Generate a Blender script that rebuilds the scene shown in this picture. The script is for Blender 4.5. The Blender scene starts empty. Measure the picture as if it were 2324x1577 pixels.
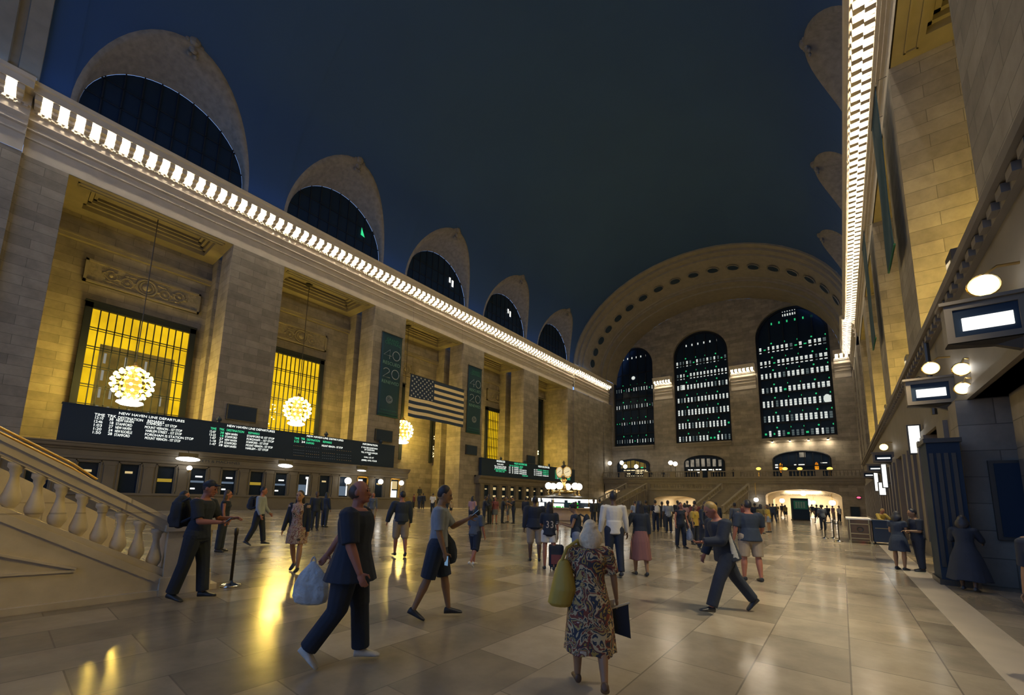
import bpy, bmesh, math, random
import numpy as np
from mathutils import Vector, Matrix
PI = math.pi
R = math.radians
SC = bpy.context.scene
COL = SC.collection

# ------------------------------------------------------------------ camera
CAM = Vector((-0.6385, -37.6534, 1.72))
YAW, PITCH, ROLL, FPX, PPX, PPY = 0.70253, 0.14236, 0.028454, 940.46, 1111.18, 989.26
_f = Vector((math.cos(YAW)*math.cos(PITCH), math.sin(YAW)*math.cos(PITCH), math.sin(PITCH)))
_r = Vector((math.sin(YAW), -math.cos(YAW), 0))
_u = _r.cross(_f)
_r2 = math.cos(ROLL)*_r + math.sin(ROLL)*_u
_u2 = -math.sin(ROLL)*_r + math.cos(ROLL)*_u
cd = bpy.data.cameras.new('camera')
cam = bpy.data.objects.new('camera', cd); COL.objects.link(cam)
m = Matrix((_r2, _u2, -_f)).transposed().to_4x4(); m.translation = CAM
cam.matrix_world = m
cd.sensor_width = 36; cd.sensor_fit = 'HORIZONTAL'; cd.lens = FPX/2324*36
cd.shift_x = (1162-PPX)/2324; cd.shift_y = (PPY-788.5)/2324
cd.clip_end = 400; cd.clip_start = 0.05
SC.camera = cam
def _ray(x, y): return _f + _r2*((x-PPX)/FPX) - _u2*((y-PPY)/FPX)
def onX(x, y, X): d = _ray(x, y); return CAM + d*((X-CAM.x)/d.x)
def onY(x, y, Y): d = _ray(x, y); return CAM + d*((Y-CAM.y)/d.y)
def onZ(x, y, Z=0.0): d = _ray(x, y); return CAM + d*((Z-CAM.z)/d.z)

# ------------------------------------------------------------------ world, light, exposure
w = bpy.data.worlds.new('night'); SC.world = w; w.use_nodes = True
bg = w.node_tree.nodes['Background']; bg.inputs[0].default_value = (0.15, 0.27, 0.56, 1); bg.inputs[1].default_value = 2.0
SC.view_settings.view_transform = 'Standard'; SC.view_settings.look = 'None'
SC.view_settings.gamma = 1; SC.view_settings.exposure = 0.0
SC.view_settings.use_curve_mapping = False
cy = SC.cycles
cy.use_denoising = True; cy.max_bounces = 6; cy.diffuse_bounces = 4; cy.glossy_bounces = 3; cy.transmission_bounces = 3
cy.caustics_reflective = False; cy.caustics_refractive = False; cy.sample_clamp_indirect = 4; cy.use_light_tree = True
def area(name, loc, rot, sx, sy, col, power, spread=PI):
    l = bpy.data.lights.new(name, 'AREA'); l.shape = 'RECTANGLE'; l.size = sx; l.size_y = sy; l.color = col; l.energy = power; l.spread = spread
    o = bpy.data.objects.new(name, l); COL.objects.link(o); o.location = loc; o.rotation_euler = rot; return o
def point(name, loc, col, power, r=0.3):
    l = bpy.data.lights.new(name, 'POINT'); l.color = col; l.energy = power; l.shadow_soft_size = r
    o = bpy.data.objects.new(name, l); COL.objects.link(o); o.location = loc; return o
YR = -40.75; YC = -20.5; PW = 14.0477; BW = 9.8257
COVE = (0.20, 0.40, 0.85)
# cove lamps lying on top of the two cornices, washing the painted vault
area('cove_light', (33, -0.75, 26.6), (R(180+28), 0, 0), 88, 0.25, COVE, 640)
area('cove_light', (33, YR+0.75, 26.6), (R(180-28), 0, 0), 88, 0.25, COVE, 640)

# added floodlights above the gate screen, put in to brighten the hall floor
for x, pw in ((7, 250), (15, 320), (25, 320), (37, 290)):
    l = area('added_flood_lamp', (x, YR+.55, 8.25), (0, 0, 0), .7, .35, (1.0, .84, .56), pw, R(84))
    l.rotation_euler = (Vector((x+1.5, -38.2, 0))-l.location).to_track_quat('-Z', 'Y').to_euler()

# ------------------------------------------------------------------ helpers
def tag(o, label=None, cat=None, group=None, kind=None):
    if label: o['label'] = label
    if cat: o['category'] = cat
    if group: o['group'] = group
    if kind: o['kind'] = kind
    return o
def thing(name, loc, label, cat, group=None, rz=0.0):
    o = bpy.data.objects.new(name, None); COL.objects.link(o); o.location = loc; o.rotation_euler = (0, 0, rz); o.empty_display_size = 0.1
    return tag(o, label, cat, group)
class MB:
    def __init__(s): s.v = []; s.f = []
    def add(s, vs, fs):
        n = len(s.v); s.v += [tuple(p) for p in vs]; s.f += [tuple(i+n for i in f) for f in fs]; return s
    def box(s, x0, x1, y0, y1, z0, z1):
        return s.add([(x0,y0,z0),(x1,y0,z0),(x1,y1,z0),(x0,y1,z0),(x0,y0,z1),(x1,y0,z1),(x1,y1,z1),(x0,y1,z1)],
                     [(0,3,2,1),(4,5,6,7),(0,1,5,4),(1,2,6,5),(2,3,7,6),(3,0,4,7)])
    def hexa(s, p): return s.add(p, [(0,3,2,1),(4,5,6,7),(0,1,5,4),(1,2,6,5),(2,3,7,6),(3,0,4,7)])
    def rings(s, rings, closed=True, cap=True):
        k = len(rings[0]); n = len(s.v)
        for r in rings: s.v += [tuple(p) for p in r]
        for i in range(len(rings)-1):
            for j in range(k if closed else k-1):
                a = n+i*k+j; b = n+i*k+(j+1) % k
                s.f.append((a, b, b+k, a+k))
        if cap and closed:
            s.f.append(tuple(n+j for j in reversed(range(k)))); e = n+(len(rings)-1)*k
            s.f.append(tuple(e+j for j in range(k)))
        return s
    def lathe(s, prof, c=(0,0,0), seg=16, a0=0.0):   # prof: (r, z)
        rr = [[(c[0]+max(r,1e-4)*math.cos(a0+2*PI*j/seg), c[1]+max(r,1e-4)*math.sin(a0+2*PI*j/seg), c[2]+z) for j in range(seg)] for r, z in prof]
        return s.rings(rr)
    def tube(s, pts, r, seg=8):
        pts = [Vector(p) for p in pts]; rr = []
        for i, p in enumerate(pts):
            d = (pts[min(i+1, len(pts)-1)]-pts[max(i-1, 0)]).normalized()
            a = d.orthogonal().normalized() if abs(d.z) < .95 else Vector((1,0,0)).cross(d).normalized()
            if abs(d.z) < .95: a = d.cross(Vector((0,0,1))).normalized()
            b = d.cross(a); q = r[i] if isinstance(r, (list, tuple)) else r
            rr.append([p+a*(q*math.cos(2*PI*j/seg))+b*(q*math.sin(2*PI*j/seg)) for j in range(seg)])
        return s.rings(rr)
    def sphere(s, c, r, seg=12, rin=8, sc=(1,1,1)):
        prof = [(math.sin(PI*i/rin), -math.cos(PI*i/rin)) for i in range(rin+1)]
        rr = [[(c[0]+max(a,1e-3)*r*sc[0]*math.cos(2*PI*j/seg), c[1]+max(a,1e-3)*r*sc[1]*math.sin(2*PI*j/seg), c[2]+z*r*sc[2]) for j in range(seg)] for a, z in prof]
        return s.rings(rr)
    def cone(s, p0, p1, r0, r1, seg=10):             # round-ended tapering limb
        p0, p1 = Vector(p0), Vector(p1); d = p1-p0; L = d.length or 1e-4; d = d/L
        a = d.orthogonal().normalized(); b = d.cross(a); rr = []
        st = [(-r0*math.cos(t), r0*math.sin(t)) for t in (0.12, PI/6, PI/3)]+[(0, r0), (L*.5, (r0+r1)/2), (L, r1)]+[(L+r1*math.sin(t), r1*math.cos(t)) for t in (PI/6, PI/3, PI/2-.12)]
        for t, q in st: rr.append([p0+d*t+a*(q*math.cos(2*PI*j/seg))+b*(q*math.sin(2*PI*j/seg)) for j in range(seg)])
        return s.rings(rr)
    def cyl(s, p0, p1, r0, r1, seg=12):               # flat-ended tapering sleeve
        p0, p1 = Vector(p0), Vector(p1); d = (p1-p0).normalized(); a = d.orthogonal().normalized(); b = d.cross(a)
        return s.rings([[p0+(p1-p0)*t+a*((r0+(r1-r0)*t)*math.cos(2*PI*j/seg))+b*((r0+(r1-r0)*t)*math.sin(2*PI*j/seg)) for j in range(seg)] for t in (0, .25, .5, .75, 1)])
    def ell(s, c, r, M=None, seg=12, rin=8):          # ellipsoid with semi axes r in frame M
        c = Vector(c); M = M or Matrix.Identity(3); rr = []
        for i in range(rin+1):
            t = PI*i/rin; k = max(math.sin(t), .02)
            rr.append([c+M@Vector((r[0]*k*math.cos(2*PI*j/seg), r[1]*k*math.sin(2*PI*j/seg), -r[2]*math.cos(t))) for j in range(seg)])
        return s.rings(rr)
    def torus(s, c, R0, r, axis='Z', seg=24, rs=6):
        c = Vector(c); rr = []
        for i in range(seg+1):
            a = 2*PI*i/seg; row = []
            for j in range(rs):
                b = 2*PI*j/rs; q = R0+r*math.cos(b); z = r*math.sin(b); p = (q*math.cos(a), q*math.sin(a), z)
                if axis == 'Y': p = (p[0], p[2], p[1])
                if axis == 'X': p = (p[2], p[0], p[1])
                row.append(c+Vector(p))
            rr.append(row)
        return s.rings(rr, cap=False)
    def prism(s, poly, x0, x1, ax='X'):               # polygon (a,b) swept along an axis
        def P(t, a, b): return {'X': (t, a, b), 'Y': (a, t, b), 'Z': (a, b, t)}[ax]
        return s.rings([[P(x0, a, b) for a, b in poly], [P(x1, a, b) for a, b in poly]])
    def sweep(s, poly, x0, x1, ax='X'):               # open profile
        def P(t, a, b): return {'X': (t, a, b), 'Y': (a, t, b)}[ax]
        return s.rings([[P(x0, a, b) for a, b in poly], [P(x1, a, b) for a, b in poly]], closed=False)
    def build(s, name, mat=None, parent=None, smooth=False):
        me = bpy.data.meshes.new(name); me.from_pydata(s.v, [], s.f)
        bm = bmesh.new(); bm.from_mesh(me); bmesh.ops.recalc_face_normals(bm, faces=bm.faces); bm.to_mesh(me); bm.free()
        if smooth: me.polygons.foreach_set('use_smooth', [True]*len(me.polygons))
        if mat: me.materials.append(mat)
        return link(name, me, parent)
def link(name, me, parent=None):
    o = bpy.data.objects.new(name, me); COL.objects.link(o)
    if parent: o.parent = parent
    return o
def struct(o, label=None): o['kind'] = 'structure'; return tag(o, label)
def copy_tree(root, loc=None, label=None, rz=None):
    c = root.copy(); COL.objects.link(c)
    if loc is not None: c.location = loc
    if rz is not None: c.rotation_euler = (0, 0, rz)
    if label: c['label'] = label
    for ch in root.children:
        d = ch.copy(); COL.objects.link(d); d.parent = c
        for g in ch.children:
            e = g.copy(); COL.objects.link(e); e.parent = d
    return c

# ------------------------------------------------------------------ materials
MATS = {}
def mat(name, col, rough=.6, metal=0.0, emit=None, es=1.0, spec=.5, noise=0.0, nscale=3.0, bump=0.0, coat=0.0):
    if name in MATS: return MATS[name]
    m = bpy.data.materials.new(name); m.use_nodes = True; nt = m.node_tree; b = nt.nodes['Principled BSDF']
    b.inputs['Base Color'].default_value = (*col, 1); b.inputs['Roughness'].default_value = rough; b.inputs['Metallic'].default_value = metal
    b.inputs['Specular IOR Level'].default_value = spec
    if coat: b.inputs['Coat Weight'].default_value = coat; b.inputs['Coat Roughness'].default_value = .15
    if emit: b.inputs['Emission Color'].default_value = (*emit, 1); b.inputs['Emission Strength'].default_value = es
    tc = nt.nodes.new('ShaderNodeTexCoord')
    nz = nt.nodes.new('ShaderNodeTexNoise'); nz.inputs['Scale'].default_value = nscale; nz.inputs['Detail'].default_value = 4
    nt.links.new(tc.outputs['Object'], nz.inputs['Vector'])
    if noise:
        mx = nt.nodes.new('ShaderNodeMix'); mx.data_type = 'RGBA'
        mx.inputs[6].default_value = (*[c*(1-noise) for c in col], 1); mx.inputs[7].default_value = (*[min(1, c*(1+noise)) for c in col], 1)
        nt.links.new(nz.outputs['Fac'], mx.inputs[0]); nt.links.new(mx.outputs[2], b.inputs['Base Color'])
    if bump:
        bp = nt.nodes.new('ShaderNodeBump'); bp.inputs['Strength'].default_value = bump; bp.inputs['Distance'].default_value = .05
        nt.links.new(nz.outputs['Fac'], bp.inputs['Height']); nt.links.new(bp.outputs['Normal'], b.inputs['Normal'])
    MATS[name] = m; return m
def bricks(name, c1, c2, mortar, bw, bh, rough, flat=False, off=.5, msize=.012, rough2=None, bump=.15, stain=.25, bias=0.0):
    m = bpy.data.materials.new(name); m.use_nodes = True; nt = m.node_tree; L = nt.links; b = nt.nodes['Principled BSDF']
    g = nt.nodes.new('ShaderNodeNewGeometry'); sp = nt.nodes.new('ShaderNodeSeparateXYZ'); L.new(g.outputs['Position'], sp.inputs[0])
    cb = nt.nodes.new('ShaderNodeCombineXYZ')
    if flat:
        L.new(sp.outputs[0], cb.inputs[0]); L.new(sp.outputs[1], cb.inputs[1])
    else:
        ad = nt.nodes.new('ShaderNodeMath'); L.new(sp.outputs[0], ad.inputs[0]); L.new(sp.outputs[1], ad.inputs[1])
        L.new(ad.outputs[0], cb.inputs[0]); L.new(sp.outputs[2], cb.inputs[1])
    br = nt.nodes.new('ShaderNodeTexBrick'); L.new(cb.outputs[0], br.inputs['Vector'])
    br.inputs['Color1'].default_value = (*c1, 1); br.inputs['Color2'].default_value = (*c2, 1); br.inputs['Mortar'].default_value = (*mortar, 1)
    br.inputs['Scale'].default_value = 1; br.inputs['Brick Width'].default_value = bw; br.inputs['Row Height'].default_value = bh
    br.inputs['Mortar Size'].default_value = msize; br.inputs['Mortar Smooth'].default_value = .2; br.inputs['Bias'].default_value = bias; br.offset = off
    nz = nt.nodes.new('ShaderNodeTexNoise'); nz.inputs['Scale'].default_value = .9; nz.inputs['Detail'].default_value = 6; nz.inputs['Roughness'].default_value = .65
    L.new(g.outputs['Position'], nz.inputs['Vector'])
    rp = nt.nodes.new('ShaderNodeMapRange'); rp.inputs[3].default_value = 1-stain; rp.inputs[4].default_value = 1+stain*.6; L.new(nz.outputs['Fac'], rp.inputs[0])
    rp.inputs[1].default_value = .3; rp.inputs[2].default_value = .7
    mx = nt.nodes.new('ShaderNodeMix'); mx.data_type = 'RGBA'; mx.blend_type = 'MULTIPLY'; mx.inputs[0].default_value = 1
    L.new(br.outputs['Color'], mx.inputs[6]); L.new(rp.outputs[0], mx.inputs[7]); L.new(mx.outputs[2], b.inputs['Base Color'])
    b.inputs['Roughness'].default_value = rough
    if rough2:
        r2 = nt.nodes.new('ShaderNodeMapRange'); r2.inputs[1].default_value = .3; r2.inputs[2].default_value = .7; r2.inputs[3].default_value = rough; r2.inputs[4].default_value = rough2
        L.new(nz.outputs['Fac'], r2.inputs[0]); L.new(r2.outputs[0], b.inputs['Roughness'])
    bp = nt.nodes.new('ShaderNodeBump'); bp.inputs['Strength'].default_value = bump; bp.inputs['Distance'].default_value = .03; bp.invert = True
    L.new(br.outputs['Fac'], bp.inputs['Height']); L.new(bp.outputs['Normal'], b.inputs['Normal'])
    MATS[name] = m; return m
def emis(name, col, s, col2=None, scale=1.0):
    m = bpy.data.materials.new(name); m.use_nodes = True; nt = m.node_tree; nt.nodes.clear()
    o = nt.nodes.new('ShaderNodeOutputMaterial'); e = nt.nodes.new('ShaderNodeEmission'); e.inputs[0].default_value = (*col, 1); e.inputs[1].default_value = s
    nt.links.new(e.outputs[0], o.inputs[0])
    if col2:
        g = nt.nodes.new('ShaderNodeNewGeometry'); nz = nt.nodes.new('ShaderNodeTexNoise'); nz.inputs['Scale'].default_value = scale; nz.inputs['Detail'].default_value = 3
        nt.links.new(g.outputs['Position'], nz.inputs['Vector'])
        rm = nt.nodes.new('ShaderNodeValToRGB'); rm.color_ramp.elements[0].position = .38; rm.color_ramp.elements[1].position = .62
        rm.color_ramp.elements[0].color = (*col2, 1); rm.color_ramp.elements[1].color = (*col, 1)
        nt.links.new(nz.outputs['Fac'], rm.inputs[0]); nt.links.new(rm.outputs[0], e.inputs[0])
    MATS[name] = m; return m
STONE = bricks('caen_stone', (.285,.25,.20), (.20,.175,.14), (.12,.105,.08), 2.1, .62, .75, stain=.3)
CORN = mat('cornice_stone_lit', (.46,.41,.34), .7, noise=.2, nscale=1.3, bump=.1)  # same stone as the walls, lightened to carry the bulbs' glow
STONE_P = mat('plain_stone', (.20,.175,.135), .7, noise=.25, nscale=1.3, bump=.1)
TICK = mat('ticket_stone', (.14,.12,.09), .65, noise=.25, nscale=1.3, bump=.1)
LUN = mat('lunette_stone', (.17,.15,.125), .8, noise=.5, nscale=2.5, bump=.9)
SCREEN = mat('screen_stone', (.15,.13,.105), .6, noise=.25, nscale=1.3, bump=.1)
STONE_C = mat('carved_stone', (.22,.19,.14), .75, noise=.5, nscale=5, bump=.9)
STONE_B = bricks('stair_marble', (.66,.58,.45), (.58,.51,.40), (.42,.36,.28), 2.6, 1.3, .5, stain=.25)
FLOOR = bricks('floor_marble', (.47,.395,.285), (.26,.22,.16), (.225,.19,.14), 1.25, .8, .13, flat=True, msize=.008, rough2=.24, bump=.05, stain=.3)
BORDER = mat('border_marble', (.58,.50,.39), .3, noise=.2, nscale=2)
VAULT = mat('vault_paint', (.016,.052,.135), .85, noise=.12, nscale=.15)
DARKGLASS = mat('dark_glass', (.012,.022,.042), .25, spec=.06)
BRONZE = mat('dark_bronze', (.07,.065,.055), .4, .5)
SIGNB = mat('sign_bronze', (.17,.14,.10), .5, .2)
IRON = mat('window_iron', (.012,.016,.024), .6, spec=.15)
NAVY = mat('board_black', (.020,.036,.062), .6, spec=.15)
GOLD = mat('gilt_metal', (.75,.5,.18), .35, 1.0)
BRASS = mat('brass', (.6,.42,.16), .3, 1.0)
BULB = emis('bulb_warm', (1.0,.86,.63), 500)
BULB_A = emis('bulb_amber', (1.0,.66,.10), 118)
BULB_C = emis('bulb_gold', (1.0,.70,.13), 118)
GLOBE = emis('globe_white', (1.0,.95,.85), 7)
YELLOW = emis('yellow_glass', (1.0,.62,.012), .95, (.75,.44,.01), .5)
DIMYEL = emis('dim_yellow_glass', (.30,.20,.03), .8, (.16,.105,.03), .8)
WHITE_L = emis('white_lit', (1.0,.98,.9), 1.6)
GREEN_L = emis('green_lit', (.05,.9,.35), .9)
# ------------------------------------------------------------------ floor
XN, XE = -16.0, 84.6
struct(MB().box(XN-14, 112, -58, 14, -.3, 0).build('floor', FLOOR), 'polished marble tile floor of the station hall')
struct(MB().box(XN, 74, -39.3, -38.8, 0, .004).build('trim_1', BORDER), 'pale marble border strip along the right wall')
struct(MB().box(29.2, 41.2, -1.3, 5, 0, .01).build('trim_2', BORDER), 'pale marble threshold strip before the passage steps')

# ------------------------------------------------------------------ entablatures with modillions
PROF = [(0,22),(0,23.08),(.12,23.12),(.12,23.3),(.03,23.34),(.03,23.6),(.22,23.66),(.22,23.75),(.05,23.8),(.05,24.02),(.30,24.26),(.30,24.34),(.02,24.37),
        (.02,24.83),(.14,24.86),(.14,25.0),(.22,25.03),(.22,25.70),(1.1,25.72),(1.1,25.62),(1.16,25.62),(1.18,26.02),(1.3,26.1),(1.36,26.3),(.5,26.36),(.12,26.4),(.12,27.1),(-.5,27.1)]
B0, BP = -.704, .75993
def ent_piece(mb, x0, x1, off, side, ends=True):
    yb = (lambda d: -(d+off)) if side == 'L' else (lambda d: YR+d+off)
    mb.sweep([(yb(d), z) for d, z in PROF], x0, x1)
    for x in (x0, x1):
        if ends: n = len(mb.v); mb.v += [(x, yb(d), z) for d, z in PROF]; mb.f.append(tuple(range(n, n+len(PROF))))
    i0 = math.ceil((x0-B0)/BP-.5); i1 = math.floor((x1-B0)/BP-.5)
    for i in range(i0, i1+1):
        x = B0+(i+.5)*BP
        if x-.16 < x0 or x+.16 > x1: continue
        a, b = sorted((yb(.22), yb(1.04))); c = sorted((yb(.22), yb(.62)))
        mb.box(x-.16, x+.16, a, b, 25.3, 25.71); mb.box(x-.14, x+.14, c[0], c[1], 25.1, 25.3)
    k = math.ceil(x0/.3)
    while k*.3+.2 < x1:                                  # dentils
        a, b = sorted((yb(.1), yb(.24))); mb.box(k*.3, k*.3+.17, a, b, 24.86, 25.0); k += 1
bulb_me = MB().sphere((0,0,0), .085, 10, 6).build('x', BULB)
BULB_ME = bulb_me.data; bpy.data.objects.remove(bulb_me)
def cornice_bulbs(xs, y, grp, lab, along=None):
    for x in xs:
        p = (x, y, 25.52) if along is None else (along, x, 25.52)
        o = link('cornice_bulb', BULB_ME); o.location = p; tag(o, lab, 'light bulb', grp)
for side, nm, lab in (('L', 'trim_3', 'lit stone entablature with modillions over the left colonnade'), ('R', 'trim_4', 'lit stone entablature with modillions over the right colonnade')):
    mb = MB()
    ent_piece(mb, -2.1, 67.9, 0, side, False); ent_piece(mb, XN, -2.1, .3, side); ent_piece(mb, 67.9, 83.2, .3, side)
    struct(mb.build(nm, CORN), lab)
    y = -.6 if side == 'L' else YR+.6; s = -1 if side == 'L' else 1
    g = 'bulbs along the %s cornice' % ('left' if side == 'L' else 'right'); l = 'warm bare bulb between the modillions of the %s cornice' % ('left' if side == 'L' else 'right')
    cornice_bulbs([B0+i*BP for i in range(-1 if side == 'L' else 12, 90) if B0+i*BP < 67.6], y, g, l)
    cornice_bulbs([B0+i*BP for i in range(90, 110)], y+s*.3, g, l)
    cornice_bulbs([B0+i*BP for i in range(-8, -2)] if side == 'L' else [], y+s*.3, g, l)

# ------------------------------------------------------------------ colonnades: piers, back walls, bay ceilings
def colonnade(side):
    yy = (lambda d: d) if side == 'L' else (lambda d: YR-d)
    def bx(mb, x0, x1, d0, d1, z0, z1): a, b = sorted((yy(d0), yy(d1))); mb.box(x0, x1, a, b, z0, z1)
    nm = 'left' if side == 'L' else 'right'
    n0 = 10 if side == 'L' else 30
    for k in range(4):                                    # the free piers between the bays
        mb = MB(); x0, x1 = BW+k*PW, PW+k*PW
        bx(mb, x0, x1, 0, 2.6, 0, 22); bx(mb, x0-.08, x1+.08, -.08, 2.68, 0, 1.1); bx(mb, x0-.04, x1+.04, -.04, 2.64, 1.1, 1.3)
        bx(mb, x0, x1, 3.7, 5.2, 0, 22)
        struct(mb.build('trim_%d' % (n0+k), STONE), '%s stone pier of the %s colonnade' % (('first', 'second', 'third', 'fourth')[k], nm))
    mb = MB(); bx(mb, XN, -2.1, -.28, 5.2, 0, 22); bx(mb, -2.1, 0, 0, 2.6, 0, 22); bx(mb, -2.1, 0, 3.7, 5.2, 0, 22); bx(mb, -2.1, -2.0, -.12, 0, 0, 22)
    struct(mb.build('trim_%d' % (n0+4), STONE), 'near end pier of the %s wall' % nm)
    mb = MB(); xe = 4*PW+BW; bx(mb, xe, 67.9, 0, 5.2, 0, 22); bx(mb, 67.9, XE, -.28, 5.2, 0, 22)
    bx(mb, 73.5, 74.0, -.38, -.3, 0, 22); bx(mb, 80.5, XE, -.45, -.3, 0, 22)
    struct(mb.build('trim_%d' % (n0+5), STONE), 'far end pier of the %s wall' % nm)
    mb = MB(); bx(mb, XN, XE, 5.2, 5.8, 0, 24)
    struct(mb.build('wall_%s' % nm, STONE))
    for k in range(5):                                    # coffered bay ceilings
        mb = MB(); a, b = k*PW, k*PW+BW
        bx(mb, a, b, .06, 1.1, 22, 22.9); bx(mb, a, b, 4.1, 5.2, 22, 22.9); bx(mb, a, a+1.0, 1.1, 4.1, 22, 22.9); bx(mb, b-1.0, b, 1.1, 4.1, 22, 22.9)
        for q, z in ((0, 22.35), (.25, 22.55), (.5, 22.75)):
            bx(mb, a+1.0+q, b-1.0-q, 1.1+q, 1.3+q, z, 23); bx(mb, a+1.0+q, b-1.0-q, 3.9-q, 4.1-q, z, 23)
            bx(mb, a+1.0+q, a+1.2+q, 1.1+q, 4.1-q, z, 23); bx(mb, b-1.2-q, b-1.0-q, 1.1+q, 4.1-q, z, 23)
        bx(mb, a-.5, b+.5, .9, 5.2, 22.95, 23.2)
        bx(mb, a+.5, b-.5, .45, .52, 21.93, 22); bx(mb, a+.5, b-.5, .85, .92, 21.93, 22)
        bx(mb, a+.5, a+.58, .45, .92, 21.93, 22); bx(mb, b-.58, b-.5, .45, .92, 21.93, 22)
        bx(mb, a, b, 4.9, 5.2, 19.9, 20.15); bx(mb, a, b, 4.8, 5.2, 20.15, 20.3)
        struct(mb.build('ceiling_%s_bay_%d' % (nm, k+1), STONE_P))
colonnade('L'); colonnade('R')
def relief(name, x0, x1, z0, z1, y=5.2, d=-1):
    """carved scroll panel above a bay window"""
    root = struct(MB().box(x0, x1, min(y, y+d*.12), max(y, y+d*.12), z0, z1).build(name, STONE_C))
    mb = MB(); f = .16; ya, yb = sorted((y, y+d*.26))
    mb.box(x0, x1, ya, yb, z0, z0+f); mb.box(x0, x1, ya, yb, z1-f, z1); mb.box(x0, x0+f, ya, yb, z0, z1); mb.box(x1-f, x1, ya, yb, z0, z1)
    mb.build('panel_frame', STONE_P, root)
    mb = MB(); cx, cz, h = (x0+x1)/2, (z0+z1)/2, (z1-z0); yc = y+d*.16
    mb.torus((cx, yc, cz), h*.36, .09, 'Y', 24, 6); mb.torus((cx, yc, cz), h*.25, .05, 'Y', 20, 5); mb.sphere((cx, yc, cz), h*.17, 12, 6, (1, .5, 1))
    mb.build('medallion', STONE_P, root)
    mb = MB(); n = max(1, int((cx-x0-h*.5)/(h*.55)))
    for sgn in (-1, 1):
        for i in range(n):
            px = cx+sgn*(h*.68+i*h*.55); s2 = 1 if i % 2 else -1
            mb.torus((px, yc, cz+s2*h*.06), h*.20, .06, 'Y', 16, 5); mb.sphere((px, yc, cz+s2*h*.06), h*.09, 8, 5, (1, .6, 1))
            mb.tube([(px-sgn*h*.3, yc, cz-s2*h*.28), (px, yc, cz-s2*h*.22), (px+sgn*h*.28, yc, cz+s2*h*.05)], .05, 5)
            for q in range(4): mb.sphere((px+h*.24*math.cos(q*1.7+i), yc, cz+h*.25*math.sin(q*1.7+i)), h*.07, 6, 4, (1.4, .6, .8))
    mb.build('scrollwork', STONE_P, root)
    return root
relief('trim_20', 1.75, 9.2, 16.95, 18.75); relief('trim_21', 15.6, 21.2, 16.95, 18.75); relief('trim_22', 48.9, 54.2, 16.95, 18.9); relief('trim_23', 31.3, 33.4, 16.95, 18.7)
def bay_window(n, x0, x1, z0, z1, nx, nz, glass, lab, y=5.2):
    """tall window standing on the bay's back wall: iron surround, glazing bars, lit glass"""
    root = bpy.data.objects.new('window_%d' % n, None); COL.objects.link(root); root.location = ((x0+x1)/2, y, z0); struct(root, lab)
    O = Vector(root.location)
    def B(mb, name, m): mb.v = [(p[0]-O.x, p[1]-O.y, p[2]-O.z) for p in mb.v]; return mb.build(name, m, root)
    fr = .42; mb = MB()
    mb.box(x0-fr, x0, y-.35, y, z0, z1+fr); mb.box(x1, x1+fr, y-.35, y, z0, z1+fr); mb.box(x0-fr, x1+fr, y-.35, y, z1, z1+fr); mb.box(x0-fr*1.1, x1+fr*1.1, y-.42, y, z1+fr, z1+fr+.14)
    k = int((x1-x0)/.2)
    for i in range(k): mb.box(x0+(i+.2)*(x1-x0)/k, x0+(i+.7)*(x1-x0)/k, y-.38, y-.3, z1+.02, z1+.1)
    B(mb, 'window_frame', IRON)
    mb = MB(); mb.box(x0, x1, y-.06, y-.02, z0, z1); B(mb, 'window_pane', glass)
    mb = MB()
    for i in range(1, nx): x = x0+(x1-x0)*i/nx; mb.box(x-.035, x+.035, y-.16, y-.06, z0, z1)
    for i in range(1, nz):
        z = z0+(z1-z0)*i/nz; mb.box(x0, x1, y-.16, y-.06, z-.03, z+.03); mb.box(x0, x1, y-.16, y-.06, z-.2, z-.16)
    B(mb, 'glazing_bars', IRON)
    return root
bay_window(1, 2.55, 8.75, 6.2, 15.0, 13, 6, YELLOW, 'yellow lit tall window behind the nearest globe chandelier')
# the building front seen through the first window, on the glass's far side: darker lower panes with a few lit windows
w1 = bay_window(2, 15.0, 20.7, 6.2, 15.4, 13, 6, YELLOW, 'yellow lit tall window of the second bay, half behind the pier')
bay_window(3, 37.6, 39.6, 5.9, 15.3, 6, 7, DIMYEL, 'narrow dim window behind the flag')
bay_window(4, 49.1, 54.3, 6.6, 15.3, 12, 6, YELLOW, 'yellow lit window left of the fourth pier')
bay_window(5, 31.3, 31.9, 5.9, 15.3, 2, 7, DIMYEL, 'sliver of a narrow window beside the first hanging banner')
bay_window(6, 63.2, 64.8, 6.2, 19.8, 3, 7, DARKGLASS, 'tall dark window of the last bay')
mb = MB()                                               # view of a facade in the lower half of window 1
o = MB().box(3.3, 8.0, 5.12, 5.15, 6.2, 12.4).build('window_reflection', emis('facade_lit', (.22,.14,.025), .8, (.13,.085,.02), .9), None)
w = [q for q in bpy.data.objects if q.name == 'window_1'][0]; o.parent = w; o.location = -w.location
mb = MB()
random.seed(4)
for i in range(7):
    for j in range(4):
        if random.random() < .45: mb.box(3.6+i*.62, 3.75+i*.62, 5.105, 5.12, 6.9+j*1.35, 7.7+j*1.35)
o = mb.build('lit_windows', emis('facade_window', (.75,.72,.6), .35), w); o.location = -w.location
mb = MB()                                               # reflected bulbs of the opposite chandelier in windows 2 and 3
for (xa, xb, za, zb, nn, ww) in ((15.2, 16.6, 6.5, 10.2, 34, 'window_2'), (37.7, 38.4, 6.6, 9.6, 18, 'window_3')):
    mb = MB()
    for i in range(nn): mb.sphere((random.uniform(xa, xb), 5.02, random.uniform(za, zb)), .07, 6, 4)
    w = bpy.data.objects[ww]; o = mb.build('bulb_reflection', emis('reflected_bulb_'+ww, (1,.8,.4), 2.2), w); o.location = -w.location

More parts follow.
